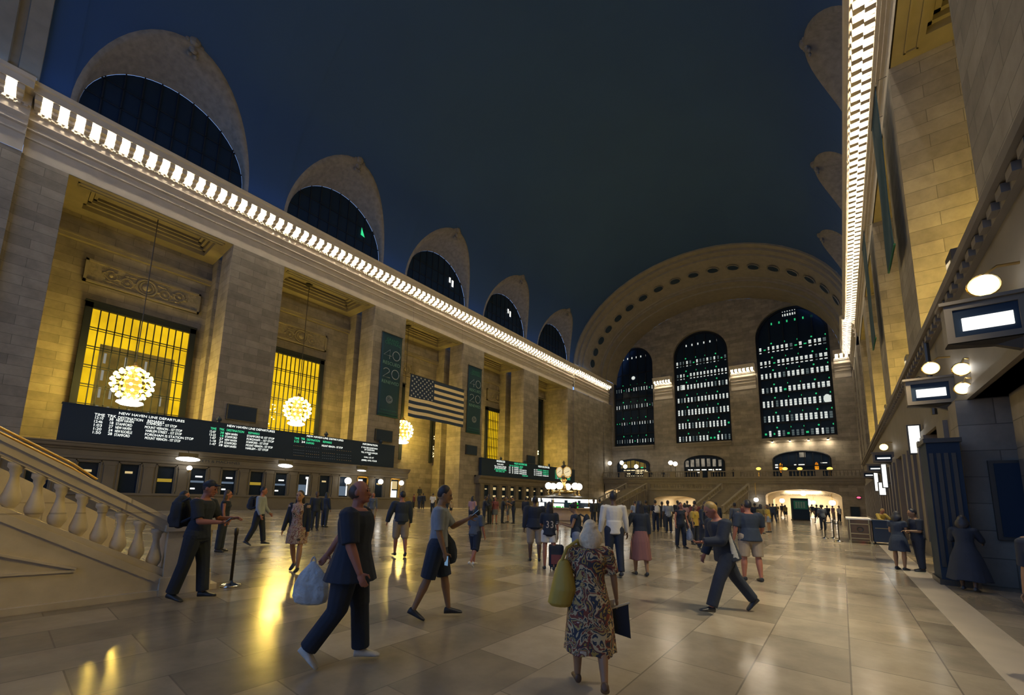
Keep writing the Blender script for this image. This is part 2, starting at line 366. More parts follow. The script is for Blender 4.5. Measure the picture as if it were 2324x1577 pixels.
# ------------------------------------------------------------------ painted vault with lunettes
VA, VB, ZS, VC = 20.45, 16.0, 26.3, -20.4
LC = [4.91+k*PW for k in range(5)]; LH = 5.5; LZ = 27.0; LT = 7.65
def zout(x):
    for c in LC:
        u = (x-c)/LH
        if abs(u) < 1: return LZ+LT*math.sqrt(1-u*u)
    return LZ
def vth(z): return math.asin(min(1, (z-ZS)/VB))
xs = [-2.0]
for c in LC:
    xs += [c-LH-.02]+[c-LH*math.cos(PI*i/28) for i in range(29)]+[c+LH+.02]
xs += [68.0]
N = 26; rr = []
for x in xs:
    t0 = vth(zout(x)); rr.append([(x, VC+VA*math.cos(t0+(PI-2*t0)*j/N), ZS+VB*math.sin(t0+(PI-2*t0)*j/N)) for j in range(N+1)])
mb = MB().rings(rr, closed=False)
struct(mb.build('ceiling', VAULT, smooth=True), 'dark blue green painted barrel vault')
n = 40
for side in (1, -1):
    for k, c in enumerate(LC):
        outer = []; inner = []; rim = []
        for i in range(29):
            u = -math.cos(PI*i/28); s = math.sqrt(max(0, 1-u*u)); z = LZ+LT*s; y = VC+VA*math.cos(vth(z))
            yi = .35; zi = 27.3+5.3*s
            outer.append((c+LH*u, y, z)); inner.append((c+5.1*u, yi, zi)); rim.append((c+(LH-.28)*u, y+.02, z-.42*s-.0))
        def mir(p): return p if side == 1 else (p[0], 2*VC-p[1], p[2])
        mid = [tuple((a*.5+b*.5) for a, b in zip(p, q)) for p, q in zip(rim, inner)]
        mb = MB().rings([[mir(p) for p in L_] for L_ in (outer, rim, mid, inner)], closed=False)
        root = struct(mb.build('trim_%d' % n, LUN, smooth=True), '%s lunette arch over the %s cornice' % (('nearest', 'second', 'third', 'fourth', 'farthest')[k], 'left' if side == 1 else 'right')); n += 1
        mb = MB(); cy0 = VC+VA*math.cos(vth(LZ+LT)); z0 = LZ+LT
        for (dx, dz, r) in ((0, .1, .42), (.3, .5, .22), (-.3, .5, .22), (0, .7, .26), (.42, 0, .2), (-.42, 0, .2), (0, -.5, .3), (.2, -.9, .16), (-.2, -.9, .16)):
            mb.sphere(mir((c+dx, cy0+.05-dz*.25, z0+dz)), r, 8, 6, (1, .7, 1))
        mb.build('cartouche', LUN, root)
        wr = struct(MB().rings([[mir((p[0], p[1]+.02, p[2])) for p in inner]], closed=False, cap=False).build('window_%d' % (n-20), DARKGLASS))
        wr.data.clear_geometry(); pts = [mir((p[0], p[1]+.03, p[2])) for p in inner]+[mir((c+5.1, .38, 26.5)), mir((c-5.1, .38, 26.5))]
        wr.data.from_pydata(pts, [], [tuple(range(len(pts)))]); tag(wr, 'unlit lunette window under the %s arch of the %s wall' % (('nearest', 'second', 'third', 'fourth', 'farthest')[k], 'left' if side == 1 else 'right'))
        mb = MB()
        for i in range(-4, 5):
            u = i/5; zt = 27.3+5.3*math.sqrt(1-u*u); a = mir((c+5.1*u-.04, .28, 27)); b = mir((c+5.1*u+.04, .36, zt)); mb.box(a[0], b[0], min(a[1], b[1]), max(a[1], b[1]), a[2], b[2])
        for z in (28.6, 30.2):
            h = 5.1*math.sqrt(1-((z-27.3)/5.3)**2); a = mir((c-h, .28, z)); b = mir((c+h, .36, z+.07)); mb.box(a[0], b[0], min(a[1], b[1]), max(a[1], b[1]), a[2], b[2])
        mb.build('glazing_bars', IRON, wr)
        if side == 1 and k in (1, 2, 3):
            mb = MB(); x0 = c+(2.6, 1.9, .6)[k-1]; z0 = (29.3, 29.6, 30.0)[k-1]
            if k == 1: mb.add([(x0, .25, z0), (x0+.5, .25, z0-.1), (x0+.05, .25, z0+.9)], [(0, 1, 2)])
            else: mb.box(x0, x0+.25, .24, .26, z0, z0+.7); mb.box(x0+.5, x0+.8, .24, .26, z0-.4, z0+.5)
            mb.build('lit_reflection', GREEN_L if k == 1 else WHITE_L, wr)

# ------------------------------------------------------------------ far end: ribbed arch, tympanum, windows
def arch_end(x0, sgn, name, lab):
    st = [(0,20.45,16.0),(.02,20.2,15.75),(.9,20.2,15.75),(.95,20.32,15.87),(1.3,20.32,15.87),(1.35,20.0,15.5),(2.4,20.0,15.5),(2.45,20.1,15.6),(2.9,20.1,15.6),(2.95,19.85,15.3),
          (9.2,19.45,14.5),(9.25,19.3,14.3),(9.7,19.3,14.3),(9.75,19.0,14.0),(11.6,19.0,13.95),(11.65,18.8,13.7),(16.6,18.8,13.6)]
    rr = []
    for d, a, b in st: rr.append([(x0+sgn*d, VC+a*math.cos(PI*(.002+.996*j/60)), ZS+b*math.sin(PI*(.002+.996*j/60))) for j in range(61)])
    mb = MB().rings(rr, closed=False); root = struct(mb.build(name, STONE_P), lab)
    mbs = []
    for i in range(19):
        t = R(9+i*9); mb = MB(); a, b = 19.62, 14.85; c = Vector((x0+sgn*6.1, VC+a*math.cos(t), ZS+b*math.sin(t)))
        e1 = Vector((1, 0, 0)); tg = Vector((0, -a*math.sin(t), b*math.cos(t))).normalized(); nn = e1.cross(tg); nn = nn if nn.z < 0 or abs(nn.z) < .2 and nn.y*(c.y-VC) < 0 else -nn
        M = Matrix((e1, tg, nn)).transposed(); sl = Matrix.Rotation(sgn*R(4), 3, 'Y')
        mb.ell(c+nn*.03, (1.0, .8, .05), M, 18, 5); mb.build('medallion', NAVY, root)
        mb = MB(); 
        ring = []
        for q in range(25):
            an = 2*PI*q/24; ring.append(c+M@Vector((1.08*math.cos(an), .88*math.sin(an), .06)))
        mb.tube(ring, .07, 5); mb.build('medallion_ring', STONE_P, root)
    return root
arch_end(68.0, 1, 'trim_70', 'broad end arch with dark medallions at the far end of the vault')
arch_end(-2.0, -1, 'trim_71', 'near end arch of the vault')
EW = [(-.75, -9.4, 34.3), (-13.5, -23.2, 34.9), (-27.7, -37.9, 36.0)]; SILL = 12.8
def zarch(y):
    u = (y-VC)/18.8; return ZS+13.6*math.sqrt(1-u*u) if abs(u) < 1 else ZS
ys = sorted(set([0.5, -41.2, -.0, -40.75]+[round(VC+18.8*math.cos(PI*i/40), 3) for i in range(41)]+[round((a+b)/2+(a-b)/2*math.cos(PI*i/24), 3) for a, b, t in EW for i in range(25)]))
def wtop(y):
    for a, b, t in EW:
        if b <= y <= a: hw = (a-b)/2; q = max(0, 1-((y-(a+b)/2)/hw)**2); return t-hw+hw*math.sqrt(q)
    return None
mb = MB()
for y0, y1 in zip(ys[:-1], ys[1:]):
    m_ = (y0+y1)/2
    if wtop(m_) is None: mb.add([(XE, y0, 5.3), (XE, y1, 5.3), (XE, y1, max(zarch(y1), 26.3)), (XE, y0, max(zarch(y0), 26.3))], [(0, 1, 2, 3)])
    else:
        w0, w1_ = wtop(y0), wtop(y1); e = lambda a: a
        if w0 is None: w0 = w1_
        if w1_ is None: w1_ = w0
        mb.add([(XE, y0, w0), (XE, y1, w1_), (XE, y1, max(zarch(y1), w1_)), (XE, y0, max(zarch(y0), w0))], [(0, 1, 2, 3)])
        mb.add([(XE, y0, 5.3), (XE, y1, 5.3), (XE, y1, SILL), (XE, y0, SILL)], [(0, 1, 2, 3)])
struct(mb.build('wall_end', STONE))
for k, (a, b, t) in enumerate(EW):
    root = bpy.data.objects.new('window_%d' % (7+k), None); COL.objects.link(root); struct(root, ('left', 'middle', 'right')[k]+' tall arched window of the far wall with lit cells')
    hw = (a-b)/2; c = (a+b)/2; zs = t-hw
    bd = [(b, SILL), (a, SILL)]+[(c+hw*math.cos(PI*i/24), zs+hw*math.sin(PI*i/24)) for i in range(25)]
    mb = MB().rings([[(XE-.05, y, z) for y, z in bd], [(XE+1.0, y, z) for y, z in bd]], cap=False); mb.build('window_reveal', STONE_P, root)
    mb = MB(); mb.add([(XE+.95, y, z) for y, z in bd], [tuple(range(len(bd)))]); mb.build('window_pane', DARKGLASS, root)
    mb = MB(); rr = [[(XE+.6, c+(y-c)*s, zs+(z-zs)*s if z > zs-.01 else z) for y, z in bd] for s in (1, .93)]; mb.rings(rr+[[(XE+.9, p[1], p[2]) for p in rr[1]], [(XE+.9, p[1], p[2]) for p in rr[0]]], cap=False)
    for i in range(1, 5):
        y = a-(a-b)*i/5; zt = zs+math.sqrt(max(0, hw*hw-(y-c)**2)); mb.box(XE+.75, XE+.9, y-.09, y+.09, SILL, zt)
    for z in (12.95, 15.4, 18.1, 20.7, 23.3, 25.9, 28.5):
        mb.box(XE+.75, XE+.9, b, a, z, z+.28)
    mb.build('window_frame', IRON, root)
    mw, mg, md = MB(), MB(), MB(); random.seed(20+k)
    rows = [13.7, 16.35, 19.0, 21.4, 24.0, 26.3, 28.9] if k else [14.0, 17.9, 21.5, 25.2]
    nx = 15
    for r_, z in enumerate(rows):
        for i in range(nx):
            y = a-(a-b)*(i+.9)/(nx+.8); zt = zs+math.sqrt(max(0, hw*hw-(y-c)**2))
            if z+1 > zt-.4: continue
            h = 1.15 if k else .8
            tgt = mw if random.random() < ((.86 if 0 < r_ < 6 else .5) if k else .45) else (mg if random.random() < .25 else md)
            hw_ = (.15+.05*i/nx if k == 2 else .14) if k else .07
            for q in range(3):
                if tgt is mg and q != 1: continue
                tgt.box(XE+.85, XE+.88, y-hw_, y+hw_, z-h/2+q*h/3, z-h/2+q*h/3+h/3-.06)
        for i in range(4 if k != 2 else 5):                # green lamps hung over each walkway
            y = a-(a-b)*(i+1.2)/5.4; zt = zs+math.sqrt(max(0, hw*hw-(y-c)**2)); z2 = z+1.05
            if z2 > zt-.3: continue
            mg.sphere((XE+.86, y, z2), .15, 6, 4, (.2, 1, 1))
    for i in range(6):
        y = a-(a-b)*(i+2.2)/9; z2 = zs+hw*.52
        if (y-c)**2+(z2-zs)**2 < (hw-.5)**2: (mg if k == 2 else mw).box(XE+.85, XE+.88, y-.1, y+.1, z2-.2, z2+.2)
        if k == 2:
            y = c+.9-.36*i; mw.box(XE+.85, XE+.88, y-.09, y+.09, t-1.5, t-1.1); mw.box(XE+.85, XE+.88, y-.06, y+.06, t-.75, t-.6)
    if k == 2: mw.sphere((XE+.84, -37.0, 19.0), .5, 10, 6, (.2, 1, 1.5))
    if k == 1: mw.box(XE+.85, XE+.88, -15.3, -14.5, 23.4, 24.6)
    if k == 0: mw.sphere((XE+.84, -5.0, 27.7), .4, 8, 6, (.2, 1, 1))
    mw.build('lit_cells', emis('cell_white', (.9,.95,.88), .75) if k == 0 else MATS['cell_white'], root)
    md.build('dim_cells', emis('cell_dim', (.10,.13,.13), .8) if k == 0 else MATS['cell_dim'], root)
    if mg.v: mg.build('green_cells', emis('cell_green', (.03,.55,.20), .9) if k == 0 else MATS['cell_green'], root)
# capitals of the end piers repeat the lit cornice
mb = MB()
for y0, y1 in ((-9.7, -13.2), (-23.5, -27.4), (-38.2, -40.2)):
    mb.rings([[(XE-.04-d, y0, z) for d, z in PROF[0:24]], [(XE-.04-d, y1, z) for d, z in PROF[0:24]]], closed=False)
    for yy in (y0, y1): nn = len(mb.v); mb.v += [(XE-.04-d, yy, z) for d, z in PROF[0:24]]+[(XE, yy, 26.4)]; mb.f.append(tuple(range(nn, nn+25)))
    k = int((y0-y1)/.58)
    for i in range(k+1): y = y0-.1-(y0-y1-.2)*i/k; mb.box(XE-1.04, XE-.2, y-.12, y+.12, 25.25, 25.71)
    cornice_bulbs([y0-.1-(y0-y1-.2)*(i+.5)/k for i in range(k)], 0, 'bulbs on the far piers', 'warm bare bulb in the cornice of a far window pier', XE-.72)
struct(mb.build('trim_72', CORN), 'lit cornice pieces on the piers between the far windows')
mb = MB()
for (a, b, t) in EW: mb.box(XE-.55, XE, b+.1, a-.1, SILL-.35, SILL); mb.box(XE-.35, XE, b+.1, a-.1, SILL-.8, SILL-.35)
struct(mb.build('trim_73', STONE_P), 'stone sills under the three far windows')
struct(MB().box(XN, XE+.5, .3, .6, 22.96, 27.15).build('trim_74', STONE_P), 'backing wall above the left colonnade')
struct(MB().box(XN, XE+.5, YR-.6, YR-.3, 22.96, 27.15).build('trim_75', STONE_P), 'backing wall above the right colonnade')
# ------------------------------------------------------------------ lettering
FONT_N = [0]
def text(body, name, m, parent, p, width=None, height=.3, rot=None, align='LEFT', ext=.008, maxw=None, offset=0.0):
    """words as thin raised letters; p = baseline start, facing -Y unless rot is given"""
    c = bpy.data.curves.new('t', 'FONT'); c.body = body; c.size = 1; c.extrude = 0; c.align_x = 'LEFT'; c.resolution_u = 3; c.offset = offset
    o = bpy.data.objects.new('t', c); me = bpy.data.meshes.new_from_object(o)
    bpy.data.objects.remove(o); bpy.data.curves.remove(c)
    co = np.empty(len(me.vertices)*3); me.vertices.foreach_get('co', co); co = co.reshape(-1, 3)
    w0 = co[:, 0].max() or 1; sy = height/.72; sx = (width/w0) if width else sy
    co[:, 0] *= sx; co[:, 1] *= sy
    if align == 'CENTER': co[:, 0] -= w0*sx/2
    me.vertices.foreach_set('co', co.ravel())
    if m: me.materials.append(m)
    q = bpy.data.objects.new(name, me); COL.objects.link(q)
    q.location = p; q.rotation_euler = rot if rot else (PI/2, 0, 0)
    if parent: q.parent = parent; q.location = Vector(p)-Vector(parent.location)
    return q

# ------------------------------------------------------------------ ticket offices along the left wall
def local(mb, o): mb.v = [(p[0]-o.location[0], p[1]-o.location[1], p[2]-o.location[2]) for p in mb.v]; return mb
TK_Y = -.8
LIT = emis('booth_lit', (1,.95,.82), 1.4); LITDIM = emis('booth_dim_blue', (.20,.27,.36), .55); SILLY = emis('blind_yellow', (.75,.50,.06), .45); TAN_L = emis('booth_tan', (.8,.6,.28), .8)
def ticket_office(x0, x1, wins, label, kinds, ztop=4.3):
    root = thing('ticket_office', ((x0+x1)/2, 2.0, 0), label, 'ticket office', 'ticket offices along the left wall')
    mb = MB()
    mb.box(x0, x1, TK_Y+.25, 4.9, 0, ztop-.3)
    mb.box(x0-.05, x1+.05, TK_Y-.02, TK_Y+.3, 0, .32); mb.box(x0, x1, TK_Y, TK_Y+.3, .32, 1.05)
    mb.box(x0-.05, x1+.05, TK_Y-.12, TK_Y+.3, 1.05, 1.2)
    xs_ = [x0]+wins+[x1]
    hw = .62
    edges = [x0]+sum([[w_-hw, w_+hw] for w_ in wins], [])+[x1]
    for i in range(0, len(edges), 2):
        a, b = edges[i], edges[i+1]
        if b-a > .05:
            mb.box(a, b, TK_Y, TK_Y+.3, 1.2, 3.3)
            c = (a+b)/2; q = min(.28, (b-a)/2-.02)
            mb.box(c-q, c+q, TK_Y-.07, TK_Y, 1.2, 3.12); mb.box(c-q-.05, c+q+.05, TK_Y-.1, TK_Y, 3.0, 3.14); mb.box(c-q-.05, c+q+.05, TK_Y-.1, TK_Y, 1.2, 1.36)
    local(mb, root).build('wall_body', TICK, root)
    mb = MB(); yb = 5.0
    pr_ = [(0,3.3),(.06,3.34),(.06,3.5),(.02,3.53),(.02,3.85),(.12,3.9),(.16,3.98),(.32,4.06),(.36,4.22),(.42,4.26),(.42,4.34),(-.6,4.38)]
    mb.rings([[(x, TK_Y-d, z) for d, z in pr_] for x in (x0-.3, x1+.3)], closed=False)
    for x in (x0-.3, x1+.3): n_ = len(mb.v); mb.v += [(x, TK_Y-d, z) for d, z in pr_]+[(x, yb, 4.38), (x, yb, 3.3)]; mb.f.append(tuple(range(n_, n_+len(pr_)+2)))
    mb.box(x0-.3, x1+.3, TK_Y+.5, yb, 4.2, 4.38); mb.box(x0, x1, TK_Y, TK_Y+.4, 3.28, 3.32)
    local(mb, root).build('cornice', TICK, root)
    for i, (x, kd) in enumerate(zip(wins, kinds)):
        mb = MB()
        for s in (0, .07):
            mb.box(x-hw+s, x-hw+s+.07, TK_Y-.04+s, TK_Y+.2, 1.2, 3.25-s); mb.box(x+hw-s-.07, x+hw-s, TK_Y-.04+s, TK_Y+.2, 1.2, 3.25-s); mb.box(x-hw+s, x+hw-s, TK_Y-.04+s, TK_Y+.2, 3.18-s, 3.25-s)
        fr = local(mb, root).build('window_surround', BRASS if kd in 'LW' else TICK, root)
        mb = MB(); mb.box(x-hw+.14, x+hw-.14, TK_Y+.2, TK_Y+.24, 1.2, 3.11); local(mb, root).build('window_pane', DARKGLASS, root)
        yq = TK_Y+.16
        def pane(n_, m_, xa, xb, za, zb, y=yq): mb = MB(); mb.box(x+xa, x+xb, y, y+.03, za, zb); return local(mb, root).build(n_, m_, root)
        if kd == 'Y': pane('blind', SILLY, -.42, .42, 2.02, 2.25)
        elif kd == 'S': pane('blind', LITDIM, -.42, .42, 2.05, 2.2); pane('lamp', WHITE_L, -.15, .3, 2.45, 2.56); pane('lamp', WHITE_L, -.38, -.1, 1.55, 1.66)
        elif kd == 'W': pane('lit_counter', WHITE_L, -.38, .38, 1.22, 1.95); pane('lit_back', TAN_L, -.3, .4, 2.1, 2.95); pane('lit_panel', WHITE_L, -.4, -.28, 1.22, 2.9)
        elif kd == 'L': pane('lit_counter', WHITE_L, -.42, .36, 1.22, 1.9); pane('lit_back', TAN_L, -.38, .38, 2.15, 2.6); pane('lit_panel', WHITE_L, -.4, .1, 2.6, 2.95)
        elif kd == 'B': pane('lit_glass', LITDIM, -.45, .3, 1.3, 2.2); pane('lit_panel', WHITE_L, .32, .42, 1.3, 2.8); pane('lamp', WHITE_L, .2, .44, 2.72, 2.92)
        elif kd == 'D': pane('lamp', TAN_L, -.2, .2, 2.5, 2.65)
        elif kd == 'G': pane('lit_back', TAN_L, -.3, .3, 2.5, 2.85); pane('lit_counter', TAN_L, -.3, .3, 1.5, 1.75)
    return root
tw = [1.0, 3.15, 5.2, 7.22, 9.2, 11.25, 13.3, 15.28, 17.3, 19.26, 21.27, 23.27, 25.27, 27.3]
ticket_office(-2.0, 28.7, tw, 'long stone ticket office under the nearest departures board', 'DDDYSSYSBDBLDW')
tw2 = [42.6, 44.45, 46.5, 48.5, 50.45, 52.45, 54.4, 56.4, 58.4, 60.4, 62.4, 64.4, 66.4]
ticket_office(41.2, 69.0, tw2, 'stone ticket office under the farther departures board', 'DGGGDGDGDDGDD')
text('TICKETS & MACHINES', 'lettering', NAVY, bpy.data.objects['ticket_office'], (8.5, TK_Y-.03, 3.6), width=3.4, height=.2)
for i, (px, py) in enumerate(((427, 1042), (648, 1057), (821, 1068))):
    p = onY(px, py, -1.5); t = thing('hanging_light', p, ('white oval light on the ticket office cornice above the yellow blinds', 'white oval light on the ticket office cornice right of the floral dress woman', 'small white light strip on the ticket office cornice near its right end')[i], 'lamp')
    MB().ell((0,0,0), ((.75,.62,.5)[i], .1, (.16,.15,.07)[i]), None, 14, 8).build('diffuser', GLOBE, t, True)
    MB().box(-.6, .6, -.05, .05, .16, .45).build('housing', BRONZE, t); MB().tube([(0, .03, .4), (0, .1, 4.31-p.z), (0, .30, 4.31-p.z)], .03, 6).build('arm', BRONZE, t)
for i, (px, py, r, l) in enumerate(((790, 1091, .32, 'white globe lamp in front of the brightly lit ticket window behind the coated man'), (864, 1093, .26, 'white globe lamp before the lit ticket window right of the coated man'), (911, 1096, .26, 'white globe lamp at the right end of the near ticket office'), (430, 1062, .17, 'small white globe lamp below the left cornice light'))):
    p = onY(px, py, -1.4); t = thing('globe_lamp', (p.x, p.y, p.z), l, 'lamp')
    MB().sphere((0,0,0), r, 16, 10).build('globe', GLOBE, t, True); MB().lathe([(.05, -r-.1), (.12, -r-.06), (.12, -r+.02), (.03, -r+.05)]).build('collar', BRASS, t)
    MB().tube([(0, 0, -r-.08), (0, .2, -r-.16), (0, .47, -r-.08)], .03, 6).build('bracket', BRASS, t)

# ------------------------------------------------------------------ departure boards
TW = emis('board_white', (.93,.97,.88), 1.7); TG = emis('board_green', (.08,.80,.36), 1.3); TA = emis('board_amber', (.55,.36,.14), .6); TDIM = emis('board_dim', (.22,.27,.30), .7)
BY = -.62
def board(x0, x1, lab, posts):
    t = thing('departures_board', ((x0+x1)/2, BY, 4.4), lab, 'departures board')
    mb = MB(); mb.box(x0, x1, BY, BY+.45, 4.4, 6.72); mb.box(x0-.04, x1+.04, BY-.03, BY+.48, 6.72, 6.8); local(mb, t).build('cabinet', NAVY, t)
    for x in posts:
        mb = MB(); mb.lathe([(.12, 0), (.12, .15), (.2, .18), (.2, .3), (.08, .42), (.05, .5)], (x, BY+.2, 6.8), 8); local(mb, t).build('finial', NAVY, t)
    return t
def bt(t, s, x0, y0, x1, m, h=.24, y=BY-.02):
    a = onY(x0, y0, y); b = onY(x1, y0, y); return text(s, 'lettering', m, t, (a.x, y, a.z), width=b.x-a.x, height=h)
b1 = board(1.55, 27.1, 'long black departures board on the near ticket office', (10.2, 19.2, 25.4))
bt(b1, 'NEW HAVEN LINE DEPARTURES', 269, 940, 421, TW, .18)
for s, a, y, b in (('TIME', 214, 943, 238), ('TRK', 243, 946, 264), ('DESTINATION', 267, 950, 325), ('REMARKS', 334, 957.5, 373)): bt(b1, s, a, y, b, TW, .19)
rows = [('12:10', '38', 'NEW HAVEN', 'STAMFORD - 1ST STOP', 213.5, 950, 247, 263, 304, 332, 402),
        ('12:46', '18', 'STAMFORD', 'MOUNT VERNON - 1ST STOP', 211.5, 958.3, 247, 262, 300, 328, 414),
        ('1:03', '27', 'NEW HAVEN', 'HARLEM STREET - 1ST STOP', 210, 966.5, 246, 261, 298, 330, 413),
        ('1:20', '24', 'NEW ROCHELLE', 'FORDHAM IS STATION STOP', 209, 974.8, 245, 260, 300, 328, 440),
        ('1:50', '28', 'STAMFORD', 'MOUNT VERNON - 1ST STOP', 207.5, 983, 244, 258.5, 294.5, 328, 410)]
for tm, tr, de, re_, x, y, xt, xd, xe_, xr, xz in rows:
    bt(b1, tm, x, y, x+21, TW, .185); bt(b1, tr, xt, y+3.5, xt+10, TW, .185); bt(b1, de, xd, y+6, xe_, TW, .185); bt(b1, re_, xr, y+13, xz, TW, .185)
bt(b1, 'NEW HAVEN LINE DEPARTURES', 515, 968, 625, TW, .185)
for s, a, y, b in (('TIME', 477.5, 974, 491), ('TRK', 497.5, 976, 509.5), ('DESTINATION', 514, 978, 554), ('REMARKS', 563, 984, 589)): bt(b1, s, a, y, b, TG, .18)
rows = [('12-07', '38', 'NEW HAVEN', 'STAMFORD IS 1ST STOP', 475, 981, 623), ('12-22', '18', 'STAMFORD', 'FORDHAM - 1ST STOP', 474, 988, 622), ('1-07', '27', 'NEW HAVEN', 'STAMFORD - 1ST STOP', 475.5, 995, 609), ('1-18', '24', 'STAMFORD', 'MOUNT VERNON - 1ST STOP', 475, 1002, 619), ('1-47', '28', 'NEW HAVEN', 'HARLEM - 1ST STOP', 474.5, 1009, 609)]
for i, (tm, tr, de, re_, x, y, xz) in enumerate(rows):
    bt(b1, tm, x, y, 489.5, TW, .18); bt(b1, tr, 499-i*.8, y+2.5, 508-i*.8, TG if i < 2 else TW, .18); bt(b1, de, 511-i*.8, y+5, 539-i*.8, TW, .18); bt(b1, re_, 560-i*.8, y+10, xz, TW, .18)
bt(b1, 'NEW HAVEN LINE DEPARTURES', 696, 991, 780, TW, .2)
for s, a, y, b in (('TIME', 668, 996.5, 679), ('TRK', 683, 997.5, 692.5), ('DESTINATION', 696, 999.5, 726), ('REMARKS', 732.5, 1004.5, 753)): bt(b1, s, a, y, b, TG, .2)
bt(b1, '2-22', 667, 1003, 678.5, TG, .18); bt(b1, '24', 684, 1004.5, 692, TW, .18); bt(b1, 'STAMFORD', 694, 1006.5, 713, TG, .18); bt(b1, 'MOUNT VERNON - 1ST STOP', 730, 1013, 778, TW, .18)
for i in range(4):
    for j, (a, b) in enumerate(((666, 690), (694, 724), (731, 760), (764, 797))):
        bt(b1, '- - - - - - -', a, 1012+i*6.2+(a-666)*.105+(3 if i else 0), b, TDIM if (i+j) % 3 else TA, .14)
bt(b1, 'INFORMATION', 823, 1009, 857, TW, .185)
for s, a, y, b in (('IF YOU SEE SOMETHING', 820, 1016, 857), ('SAY SOMETHING', 827, 1021.5, 850), ('TELL A POLICE OFFICER', 819.5, 1027, 857), ('OR', 836, 1032.5, 841), ('CALL US AT', 826, 1038.5, 848.5), ('(888) 692-7233', 820, 1045, 855)): bt(b1, s, a, y, b, TW, .15)
b2 = board(41.6, 67.5, 'long black departures board on the farther ticket office', (46, 52, 59, 64))
bt(b2, 'INFORMATION', 1127, 1048, 1146, TW, .32)
for s, a, y, b in (('TRAVEL SAFELY', 1128, 1054, 1143), ('TELL A POLICE OFFICER', 1122, 1058.5, 1149), ('OR THE STATION CREW', 1123, 1062.5, 1148), ('IF YOU SEE SOMETHING', 1122, 1066, 1149), ('OR CALL US', 1125, 1070, 1145)): bt(b2, s, a, y, b, TG if 'SEE' in s or 'CALL' in s else TW, .18)
bt(b2, 'HARLEM LINE DEPARTURES', 1167, 1053.5, 1196, TG, .3)
bt(b2, 'TIME  TRK  DESTINATION    REMARKS', 1156, 1057.5, 1187, TG, .2)
for i in range(4):
    y = 1061+i*4.1
    for s, a, b, g in (('1-20', 1154.5, 1158.5, 0), ('31', 1161.5, 1164.5, 0), ('SOUTHEAST', 1167, 1177, 0), ('WHITE PLAINS STOP', 1178.5, 1195 if i else 1185, i == 0)): bt(b2, s, a, y+(a-1154)*.1, b, TG if g else TW, .18)
bt(b2, 'CONNECTIONS', 1185, 1080.5, 1198, TG, .18)
bt(b2, 'HUDSON LINE DEPARTURES', 1221.5, 1060, 1247, TW, .34)
for i in range(4):
    y = 1066.5+i*4
    for s, a, b, g in (('1-20', 1211.5, 1215, 0), ('34', 1217, 1219.5, 0), ('CROTON HARMON', 1220.5, 1230, i == 0), ('YONKERS STOP', 1231.5, 1245, i < 3)): bt(b2, s, a, y+(a-1211)*.1, b, TG if g and i != 3 else TW, .18)
for i in range(6):
    y = 1069+i*3.4
    for s, a, b, g in (('1-50', 1259.5, 1264, 1), ('29', 1265, 1267, 0), ('POUGHKEEPSIE', 1268.5, 1277, i > 3), ('BEACON', 1287, 1294, 1)): bt(b2, s, a, y+(a-1259)*.1, b, TG if g else TW, .18)

# ------------------------------------------------------------------ blank screens on the piers
for k, (xa, xb, za, zb) in enumerate(((10.75, 13.0, 7.2, 8.5), (24.85, 27.05, 7.15, 8.45), (38.9, 41.1, 7.0, 8.3), (53.0, 55.2, 6.9, 8.2))):
    t = thing('display_screen', ((xa+xb)/2, -.08, za), ('dark blank screen on the pier between the two big yellow windows', 'dark blank screen below the first hanging banner', 'dark blank screen below the second hanging banner', 'dark blank screen on the pier right of the last yellow window')[k], 'screen')
    local(MB().box(xa, xb, -.2, 0, za, zb), t).build('casing', BRONZE, t); local(MB().box(xa+.06, xb-.06, -.22, -.2, za+.06, zb-.06), t).build('screen_glass', NAVY, t)

